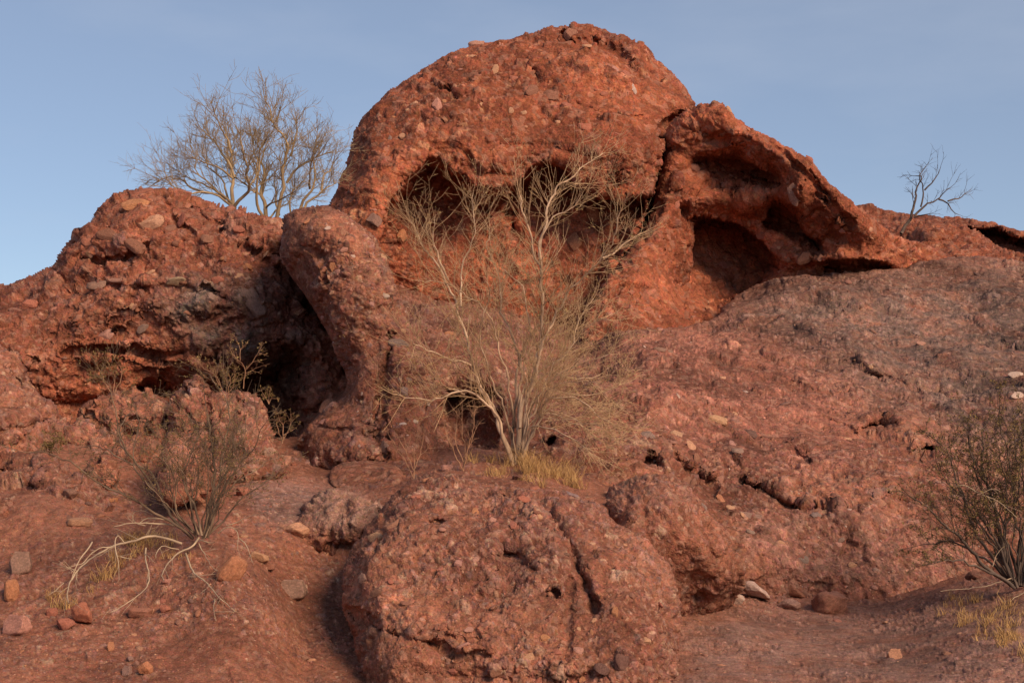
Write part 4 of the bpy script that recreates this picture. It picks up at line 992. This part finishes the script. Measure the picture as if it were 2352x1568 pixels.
# --- central bare tree on the ledge
zc = lambda l: Z(l, 861, 316, .5127)
Yt = 14.05
root = root_at('bare_tree', tuple(P(1178, 1068, Yt)), 'large bare many stemmed tree with pale bark on the ledge', 'tree')
main = [(0.0, 1.0, zc([(640, 1470), (640, 1250), (652, 1180), (690, 1080), (730, 900), (748, 780), (748, 680), (740, 580), (720, 510), (705, 430), (690, 380), (665, 330), (650, 260)])),
        (0.0, .55, zc([(745, 620), (740, 540), (735, 470), (755, 410), (770, 330), (830, 240), (900, 210), (960, 150), (1030, 70)])),
        (0.0, .4, zc([(742, 560), (750, 460), (800, 350), (870, 330), (930, 250)])),
        (0.05, .6, zc([(660, 1460), (670, 1250), (700, 1100), (760, 880), (820, 740), (850, 670), (920, 630), (980, 580), (1030, 530), (1080, 440), (1090, 350), (1110, 300)])),
        (0.0, .35, zc([(1020, 540), (1080, 510), (1130, 470), (1200, 425)])),
        (-.05, .5, zc([(650, 1300), (655, 1130), (700, 1070), (760, 1030), (830, 990), (890, 960), (920, 890), (950, 800), (980, 720)])),
        (-.05, .75, zc([(625, 1470), (600, 1400), (560, 1310), (530, 1230), (490, 1130), (440, 1020), (420, 900), (400, 830), (385, 760), (360, 690), (320, 620), (290, 560), (250, 530), (210, 510), (190, 450), (150, 350)])),
        (0.0, .35, zc([(330, 640), (300, 570), (270, 470), (265, 350)])), (0.0, .35, zc([(385, 760), (380, 680), (400, 560), (440, 420), (450, 330), (440, 250)])),
        (-.1, .62, zc([(620, 1470), (590, 1380), (550, 1290), (500, 1210), (440, 1160), (380, 1150), (280, 1180), (200, 1170), (100, 1150)])),
        (-.1, .35, zc([(400, 1150), (360, 1145), (300, 1110), (270, 1080)])), (-.05, .45, zc([(540, 1250), (480, 1120), (410, 1080), (360, 1030), (350, 990)])),
        (.05, .6, zc([(625, 1460), (615, 1400), (610, 1230), (620, 1100), (600, 950), (560, 860), (530, 780), (560, 700), (540, 570), (520, 500), (515, 400)])),
        (.05, .5, zc([(640, 1300), (640, 1150), (625, 1000), (680, 900), (660, 780), (650, 680), (580, 600), (530, 560)])),
        (-.05, .5, zc([(655, 1460), (660, 1410), (720, 1320), (760, 1200), (800, 1165), (880, 1170), (940, 1200), (1000, 1250), (1060, 1280)])),
        (-.05, .4, zc([(680, 1400), (700, 1270), (780, 1300), (850, 1320), (910, 1360), (970, 1420)])), (0.0, .42, zc([(690, 1150), (720, 1090), (800, 1030), (880, 1050), (960, 1060), (1010, 1060)])),
        (-.05, .4, zc([(430, 1020), (380, 990), (290, 960), (210, 930), (150, 900)])), (.1, .45, zc([(650, 1420), (700, 1200), (800, 1000), (900, 880), (990, 800), (1060, 820)])),
        (.1, .4, zc([(655, 1400), (740, 1150), (860, 1050), (1000, 1000), (1090, 950)])), (.1, .4, zc([(610, 1350), (570, 1150), (500, 1000), (470, 850), (520, 720), (500, 620)])),
        (.1, .4, zc([(630, 1300), (600, 1100), (540, 1000), (520, 850), (480, 780), (380, 720), (250, 660), (180, 640)])), (.05, .35, zc([(650, 1350), (720, 1150), (830, 1100), (950, 1150), (1050, 1120), (1110, 1100)]))]
shrub(root, main + fill_stems(main, 8, .3), Yt, .9, .030, MAT_BARK, MAT_TWIG, .50, 19.0, .0028, level=2, up=.50, leaf_n=7000, leaf_s=.009, leaf_mat=MAT_BUD, start=.30, side_n=(1, 3), wig=.17)

# --- leaning green shrub on the dirt mound
zl = lambda l: Z(l, 0, 746.5, .3335)
zl5 = lambda l: Z(l, 0, 1091, .3335)
Yl = 10.75
root = root_at('creosote_bush', tuple(P(450, 1240, Yl)), 'leaning sparse green bush with arching dead branches on the dirt mound', 'bush')
gl = [(0.0, 1.0, zl([(1400, 1470), (1440, 1300), (1470, 1150), (1480, 900), (1440, 700), (1420, 560)])), (0.0, .7, zl([(1330, 1470), (1290, 1420), (1100, 1280), (960, 1200), (800, 1130), (620, 1010), (470, 900), (330, 850), (150, 870)])),
      (0.0, .8, zl([(1320, 1460), (1180, 1350), (1050, 1090), (980, 1010), (890, 960), (740, 880), (700, 850), (580, 840)])), (-.05, .5, zl([(1330, 1430), (1190, 1300), (1180, 1000), (1100, 900), (990, 840)])),
      (0.05, .6, zl([(1060, 1120), (950, 950), (870, 830), (810, 680), (800, 530), (770, 420), (700, 370)])), (0.0, .7, zl([(1420, 1460), (1470, 1200), (1530, 950), (1570, 650), (1540, 480), (1420, 330)])),
      (0.0, .7, zl([(1430, 1460), (1480, 1330), (1560, 1150), (1680, 950), (1750, 830), (1810, 700)])), (0.0, .5, zl([(1460, 1300), (1500, 1180), (1640, 1080), (1760, 1020), (1850, 930)])),
      (-.1, .6, zl([(1390, 1450), (1330, 1250), (1240, 1100), (1290, 900), (1380, 760), (1300, 620), (1120, 570)])), (.1, .6, zl([(1410, 1450), (1520, 1180), (1590, 1000), (1600, 850), (1700, 740), (1680, 600)])),
      (.1, .5, zl([(1380, 1440), (1300, 1250), (1340, 1050), (1330, 850), (1250, 820)])), (0.0, .5, zl([(1440, 1440), (1580, 1300), (1700, 1200), (1830, 1100), (1920, 1010)])),
      (.1, .5, zl([(1060, 1140), (960, 1000), (950, 850), (960, 700), (930, 560)])), (0.0, .45, zl([(1400, 1440), (1480, 1200), (1520, 1000), (1640, 800), (1640, 700)])), (.1, .4, zl([(880, 900), (820, 800), (830, 700), (900, 600)]))]
dead = [(zl([(1200, 1380), (1150, 1370), (1000, 1370), (900, 1360), (780, 1390)]), 0, -.2, .012), (zl5([(1250, 470), (1130, 425), (1040, 410), (900, 450), (780, 480), (680, 540), (560, 640), (490, 720), (465, 800), (470, 880)]), 0, -.75, .017),
        (zl5([(635, 460), (600, 520), (540, 590), (490, 720)]), -.3, -.55, .010), (zl5([(1370, 430), (1320, 500), (1250, 520), (1150, 620), (1110, 690), (1130, 725)]), 0, -.5, .013), (zl5([(1005, 500), (1000, 580), (1030, 640), (1030, 720), (980, 800), (880, 880), (750, 950)]), -.3, -.82, .010),
        (zl5([(1280, 540), (1310, 610), (1360, 680), (1450, 770), (1530, 860), (1620, 940)]), -.1, -.75, .013), (zl5([(1480, 850), (1470, 920), (1490, 1000)]), -.6, -.8, .007), (zl5([(1480, 940), (1560, 945), (1640, 940)]), -.72, -.78, .006),
        (zl5([(1500, 400), (1570, 345), (1630, 370), (1645, 430), (1635, 510)]), 0, -.2, .008), (zl5([(1640, 430), (1700, 480), (1730, 560), (1740, 600)]), -.1, -.3, .007), (zl5([(1230, 510), (1190, 500), (1120, 470), (1080, 520), (1070, 570)]), -.1, -.4, .008),
        (zl5([(860, 470), (800, 400), (790, 480), (800, 560), (810, 640), (815, 730)]), -.35, -.6, .008), (zl5([(830, 560), (880, 575), (930, 578)]), -.5, -.5, .007), (zl5([(760, 495), (680, 500), (600, 560), (580, 610), (450, 640)]), -.4, -.6, .006),
        (zl5([(1370, 470), (1400, 550), (1450, 620), (1500, 660)]), 0, -.35, .007), (zl5([(440, 740), (390, 790), (330, 830)]), -.55, -.7, .005), (zl([(1180, 1350), (1100, 1330), (1000, 1330), (950, 1370)]), 0, -.1, .010), (zl([(1000, 1380), (920, 1360), (905, 1300), (960, 1270), (1050, 1300)]), -.1, -.1, .007),
        (zl([(1560, 1380), (1640, 1350), (1740, 1310), (1820, 1290)]), 0, -.1, .006), (zl([(1380, 1480), (1440, 1500), (1480, 1490)]), 0, -.1, .008)]
shrub(root, gl + fill_stems(gl, 12, .42), Yl, .55, .016, MAT_BARK2, MAT_BARK2, .30, 12, .0015, level=2, up=.5, wig=.18, leaf_n=6000, leaf_s=.0075, leaf_mat=MAT_LEAF, start=.3, extra_dead=dead, side_n=(2, 3), step=.04)

# --- green bush at the path
Yr = 12.55
root = root_at('creosote_bush', tuple(P(2335, 1345, Yr)), 'dense dark green bush growing beside the path', 'bush')
gr = [(0.0, 1.0, [(2335, 1350), (2300, 1250), (2270, 1120), (2265, 1050), (2258, 985)]), (-.1, .8, [(2325, 1345), (2250, 1270), (2190, 1210), (2140, 1172), (2095, 1142)]), (0.0, .7, [(2320, 1340), (2240, 1220), (2200, 1100), (2178, 1040), (2150, 1010)]),
      (.1, .7, [(2340, 1345), (2330, 1200), (2320, 1050), (2300, 1000), (2295, 950)]), (0.0, .6, [(2330, 1340), (2230, 1260), (2180, 1240), (2120, 1250)]), (-.2, .6, [(2330, 1350), (2270, 1300), (2210, 1280), (2150, 1290)]), (0.0, .7, [(2345, 1345), (2360, 1200), (2345, 1080), (2370, 990)]),
      (0.0, .7, [(2350, 1345), (2420, 1200), (2450, 1050), (2480, 960)]), (0.0, .6, [(2350, 1345), (2480, 1250), (2560, 1160), (2600, 1100)]), (.1, .6, [(2320, 1320), (2270, 1180), (2230, 1080), (2215, 980)]), (-.1, .6, [(2325, 1330), (2260, 1200), (2180, 1130), (2150, 1060)]), (0.0, .6, [(2330, 1330), (2310, 1220), (2350, 1110), (2330, 1000)]), (.1, .6, [(2340, 1330), (2290, 1150), (2240, 1060), (2225, 1000)])]
deadr = [([(2195, 1117), (2215, 1112), (2240, 1126), (2262, 1140), (2300, 1152), (2335, 1188)], -.3, -.4, .010), ([(2250, 1135), (2280, 1118), (2300, 1130)], -.35, -.35, .006), ([(2330, 1325), (2280, 1345), (2240, 1350), (2160, 1357)], -.1, -.3, .008), ([(2400, 1330), (2340, 1365), (2320, 1380)], -.2, -.5, .008), ([(2280, 1300), (2290, 1270), (2305, 1255)], -.3, -.3, .006)]
shrub(root, gr + fill_stems(gr, 12, .45), Yr, .6, .024, MAT_DARKBARK, MAT_DARKBARK, .34, 12, .0024, level=2, up=.45, wig=.2, leaf_n=15000, leaf_s=.010, leaf_mat=MAT_LEAF, start=.35, extra_dead=deadr, side_n=(2, 3), step=.05)

# --- trees behind the outcrop
zb = lambda l: Z(l, 287.1, 201, .2441)
Yb = 21.5
root = root_at('bare_tree', tuple(P(537, 500, Yb)), 'bare olive tree spreading over the crest of the outcrop', 'tree')
ga = [(0.0, 1.0, zb([(1015, 1230), (1015, 1100), (1020, 1000), (1040, 900), (1020, 800), (1010, 650), (990, 530), (950, 420)])), (0.0, .7, zb([(1010, 1150), (1000, 1090), (950, 1050), (870, 980), (760, 890), (690, 830), (650, 720)])), (0.0, .6, zb([(1005, 1150), (990, 1090), (880, 1040), (770, 990), (640, 990), (540, 960), (420, 900)])),
      (0.0, .8, zb([(1020, 1150), (1040, 1080), (1100, 1020), (1160, 950), (1130, 870), (1120, 760), (1100, 580), (1060, 400)])), (0.0, .6, zb([(1030, 850), (1000, 760), (930, 670), (880, 600), (830, 500), (750, 430), (710, 380)])), (0.0, .5, zb([(1000, 620), (960, 520), (900, 400), (850, 250), (830, 200)])),
      (0.0, .5, zb([(1020, 860), (930, 750), (800, 710), (700, 670), (600, 620)])), (.2, .5, zb([(980, 1090), (920, 850), (880, 800), (760, 760), (740, 560)])), (.1, .5, zb([(950, 1050), (800, 960), (640, 880), (540, 820), (480, 720)])), (.2, .5, zb([(770, 990), (600, 940), (440, 860), (320, 860), (230, 920)])), (0.0, .45, zb([(1160, 950), (1210, 850), (1250, 720), (1200, 560), (1210, 450)]))]
shrub(root, ga, Yb, .8, .036, MAT_PALO, MAT_PALO, .55, 19, .0048, level=2, up=.7, start=.3, side_n=(2, 4), wig=.22, step=.09)
root = root_at('bare_tree', tuple(P(612, 515, Yb + .6)), 'bare bushy tree between the outcrop and the tall dome', 'tree')
gb = [(0.0, 1.0, zb([(1330, 1290), (1320, 1150), (1320, 1050), (1290, 950), (1300, 800), (1280, 650), (1330, 540)])), (0.0, .9, zb([(1420, 1300), (1440, 1150), (1500, 1000), (1530, 870), (1510, 780), (1560, 650), (1550, 530), (1500, 450), (1440, 400), (1410, 300), (1350, 150), (1310, 80)])),
      (0.0, .6, zb([(1520, 900), (1600, 760), (1740, 710), (1830, 650), (1950, 610)])), (0.0, .7, zb([(1620, 1250), (1640, 1120), (1730, 1000), (1760, 870), (1800, 740), (1780, 600), (1800, 500)])), (0.0, .6, zb([(1680, 1150), (1720, 1060), (1850, 970), (1920, 930), (1990, 870)])), (0.0, .7, zb([(1320, 1250), (1240, 1100), (1240, 1000), (1230, 900), (1220, 750), (1240, 620), (1290, 540), (1340, 430)])),
      (0.0, .5, zb([(1560, 650), (1600, 540), (1640, 420), (1590, 300)])), (0.0, .45, zb([(1420, 330), (1450, 250), (1470, 150)])), (.1, .5, zb([(1310, 1150), (1400, 1090), (1480, 1030), (1600, 960)])), (.1, .5, zb([(1740, 950), (1700, 850), (1720, 700), (1740, 560)])), (.1, .5, zb([(1850, 970), (1870, 850), (1940, 740), (2010, 640)])),
      (.2, .5, zb([(1450, 1200), (1420, 1000), (1400, 880), (1440, 740)])), (.2, .5, zb([(1560, 1250), (1560, 1080), (1640, 930), (1690, 880)])), (0.0, .4, zb([(1240, 1000), (1100, 880), (1010, 830)])), (.3, .5, zb([(1350, 1250), (1430, 1150), (1530, 1120), (1600, 1000)]))]
shrub(root, gb, Yb + .6, .8, .038, MAT_PALO, MAT_PALO, .55, 19, .0048, level=2, up=.7, start=.3, side_n=(2, 4), wig=.22, step=.09)

# --- windswept tree on the far ridge
zr = lambda l: Z(l, 1378, 172.3, .4141)
p0, _, yr0 = near_vert('far_ridge', 2085, 520)
Yw = 38.0
root = root_at('windswept_tree', tuple(P(2074, 532, Yw)), 'small bare windswept tree on the right hand ridge', 'tree')
gw = [(0.0, 1.0, zr([(1670, 880), (1690, 850), (1750, 770), (1760, 690), (1750, 640), (1780, 580), (1750, 560)])), (0.0, .7, zr([(1745, 780), (1800, 720), (1880, 690), (1910, 660), (1950, 620)])), (0.0, .5, zr([(1780, 730), (1790, 650), (1770, 570), (1800, 520)])), (0.0, .5, zr([(1800, 640), (1850, 600), (1880, 560), (1890, 510)])), (0.0, .5, zr([(1880, 690), (1930, 700), (1960, 745), (1990, 775)])), (0.0, .45, zr([(1930, 700), (1980, 690), (2030, 660)])), (0.0, .5, zr([(1740, 790), (1790, 775), (1830, 770)]))]
shrub(root, gw, Yw, .6, .05, MAT_DARKBARK, MAT_DARKBARK, .55, 5.0, .007, level=1, up=.3, start=.35, side_n=(2, 4), wig=.22, step=.12)

# --- saplings and little shrubs
def sapling(label, foot, pts, Y, r=.006, mat=None, tl=.14, per=16, leaf_n=0, leaf_mat=None, name='dry_sapling', cat='sapling', group=None, level=1, leaf_s=.008):
    rt = root_at(name, tuple(P(foot[0], foot[1], Y)), label, cat, group)
    shrub(rt, [(0.0, 1.0 if i == 0 else .75, q) for i, q in enumerate(pts)], Y, .12, r, mat or MAT_REDTWIG, mat or MAT_REDTWIG, tl, per, .0022, level=level, up=.5, start=.3, side_n=(1, 3), step=.04, leaf_n=leaf_n, leaf_mat=leaf_mat or MAT_BUD, leaf_s=leaf_s)
sapling('thin dry sapling on the ledge between boulder top and pillar foot', (951, 1100), [[(951, 1102), (948, 1060), (955, 1010), (960, 985)], [(951, 1100), (930, 1060), (905, 1030), (893, 998)], [(951, 1098), (962, 1050), (972, 1010)], [(950, 1080), (935, 1050), (920, 1015)]], 13.0)
sapling('dry sapling with reddish twigs left of the large bare tree', (1064, 1080), [[(1064, 1083), (1066, 1030), (1058, 980), (1062, 940)], [(1064, 1080), (1040, 1040), (1020, 1000), (1012, 950)], [(1064, 1078), (1078, 1020), (1085, 975), (1090, 930)], [(1065, 1050), (1085, 1010), (1095, 980)], [(1064, 1060), (1045, 1010), (1045, 960), (1035, 930)]], 13.6, r=.008, per=20)
sapling('tiny dry leafless shrub on the jagged peak', (559, 890), [[(559, 892), (562, 860), (566, 845), (550, 825), (532, 808), (530, 795)], [(566, 848), (580, 830), (590, 808), (600, 812)], [(562, 858), (578, 852), (597, 842)], [(552, 828), (556, 800), (545, 785)]], 14.6, r=.005, leaf_n=120, leaf_s=.010)
sapling('reddish twiggy shrub leaning from the jagged peak', (520, 910), [[(520, 915), (500, 880), (480, 858), (455, 845), (460, 825)], [(512, 895), (490, 860), (485, 845)], [(520, 905), (525, 870), (508, 850)], [(505, 885), (478, 870), (458, 850)]], 14.5, r=.004, leaf_n=200, leaf_s=.010, per=22)
sapling('small olive green shrub at the jagged peak', (522, 900), [[(524, 902), (520, 870), (512, 852)], [(526, 900), (540, 872), (538, 858)], [(524, 900), (530, 878), (525, 862)]], 14.7, r=.005, leaf_n=420, leaf_mat=MAT_LEAF, per=20, name='green_shrub', cat='shrub', leaf_s=.010)
sapling('tall wispy green shrub against the outcrop underside', (262, 920), [[(265, 925), (255, 895), (240, 870), (228, 845), (215, 825)], [(260, 900), (262, 870), (250, 840), (232, 822)], [(262, 905), (275, 880), (282, 850), (270, 835)], [(264, 915), (290, 890), (300, 880)], [(256, 890), (235, 875), (222, 860)]], 14.9, r=.006, leaf_n=750, leaf_mat=MAT_LEAF, per=20, name='green_shrub', cat='shrub', leaf_s=.011)
sapling('bright green sprig at the dark cave mouth', (618, 925), [[(618, 928), (612, 912), (604, 903)], [(618, 926), (625, 912), (632, 915)], [(617, 924), (616, 908), (620, 900)]], 14.8, r=.006, leaf_n=160, leaf_mat=MAT_LEAF, per=22, name='green_shrub', cat='shrub', leaf_s=.011, tl=.1)
sapling('wispy grey green shrub between jagged peak and pillar', (648, 1015), [[(648, 1018), (650, 985), (640, 955)], [(648, 1015), (662, 985), (668, 960)], [(648, 1012), (640, 985), (634, 968)], [(650, 1000), (665, 990), (676, 985)]], 14.6, r=.007, leaf_n=260, leaf_mat=MAT_LEAF, per=18, name='green_shrub', cat='shrub', leaf_s=.010)
sapling('little dark green shrub in the gap left of the broad boulder', (130, 1040), [[(135, 1042), (125, 1025), (115, 1012)], [(136, 1040), (142, 1020), (138, 1010)], [(135, 1040), (120, 1035), (110, 1028)]], 13.3, r=.006, leaf_n=420, leaf_mat=MAT_LEAF, per=30, name='green_shrub', cat='shrub', leaf_s=.014)

# --- dry grass
def grass(label, n, area, Hm, Y_on='ground', lean=.35, wid=.0026, lift=0):
    it = ITEMS[Y_on]; pq = np.array(area, float)
    m = np.where(inside(it['Q'], pq))[0]
    if not len(m): return
    loc = it['V'][m].mean(0); V = []; F = []; nb = 0
    cl = RNG.choice(m, max(2, n // 34)); csz = RNG.uniform(.5, 1.3, len(cl))
    for k in range(n):
        ci = RNG.integers(len(cl)); c = it['V'][cl[ci]]
        p = c + np.array([RNG.normal() * .03, RNG.normal() * .03, 0]); p[2] -= .02
        d = np.array([RNG.normal() * lean, RNG.normal() * lean, 1.0]); h = Hm * RNG.uniform(.25, 1.25) * csz[ci]
        s = np.array([RNG.normal(), RNG.normal(), 0]); s /= np.linalg.norm(s); s *= wid * RNG.uniform(.6, 1.3)
        bend = np.array([RNG.normal() * .35, RNG.normal() * .35, -.12]) * h
        a, b, e = p, p + d * h * .55, p + d * h + bend
        V += [a - s, a + s, b + s * .7, b - s * .7, e]; F.append([nb, nb + 1, nb + 2, nb + 3]); F.append([nb + 3, nb + 2, nb + 4]); nb += 5
    me = bpy.data.meshes.new('dry_grass'); me.from_pydata([tuple(x - loc) for x in V], [], F); me.materials.append(MAT_GRASS)
    o = bpy.data.objects.new('dry_grass', me); COL.objects.link(o); o.location = loc
    tag(o, label, 'grass', kind='stuff')
grass('golden dry grass round the foot of the large bare tree', 1500, [(1150, 1055), (1230, 1060), (1330, 1100), (1330, 1125), (1240, 1120), (1180, 1095)], .20)
grass('short dry grass on the ledge left of the bare tree', 420, [(1030, 1065), (1150, 1055), (1180, 1095), (1080, 1090)], .12)
grass('dry yellow grass beside the path under the green bush', 1300, [(2130, 1385), (2250, 1370), (2352, 1390), (2400, 1500), (2352, 1540), (2270, 1480), (2180, 1440)], .13)
grass('sparse dry grass tufts on the dirt slope below the shrub', 520, [(95, 1380), (150, 1340), (240, 1290), (300, 1250), (330, 1270), (240, 1340), (160, 1400), (110, 1420)], .13)
grass('dry grass caught under the arching dead branches', 500, [(290, 1240), (400, 1235), (430, 1280), (320, 1290)], .14)
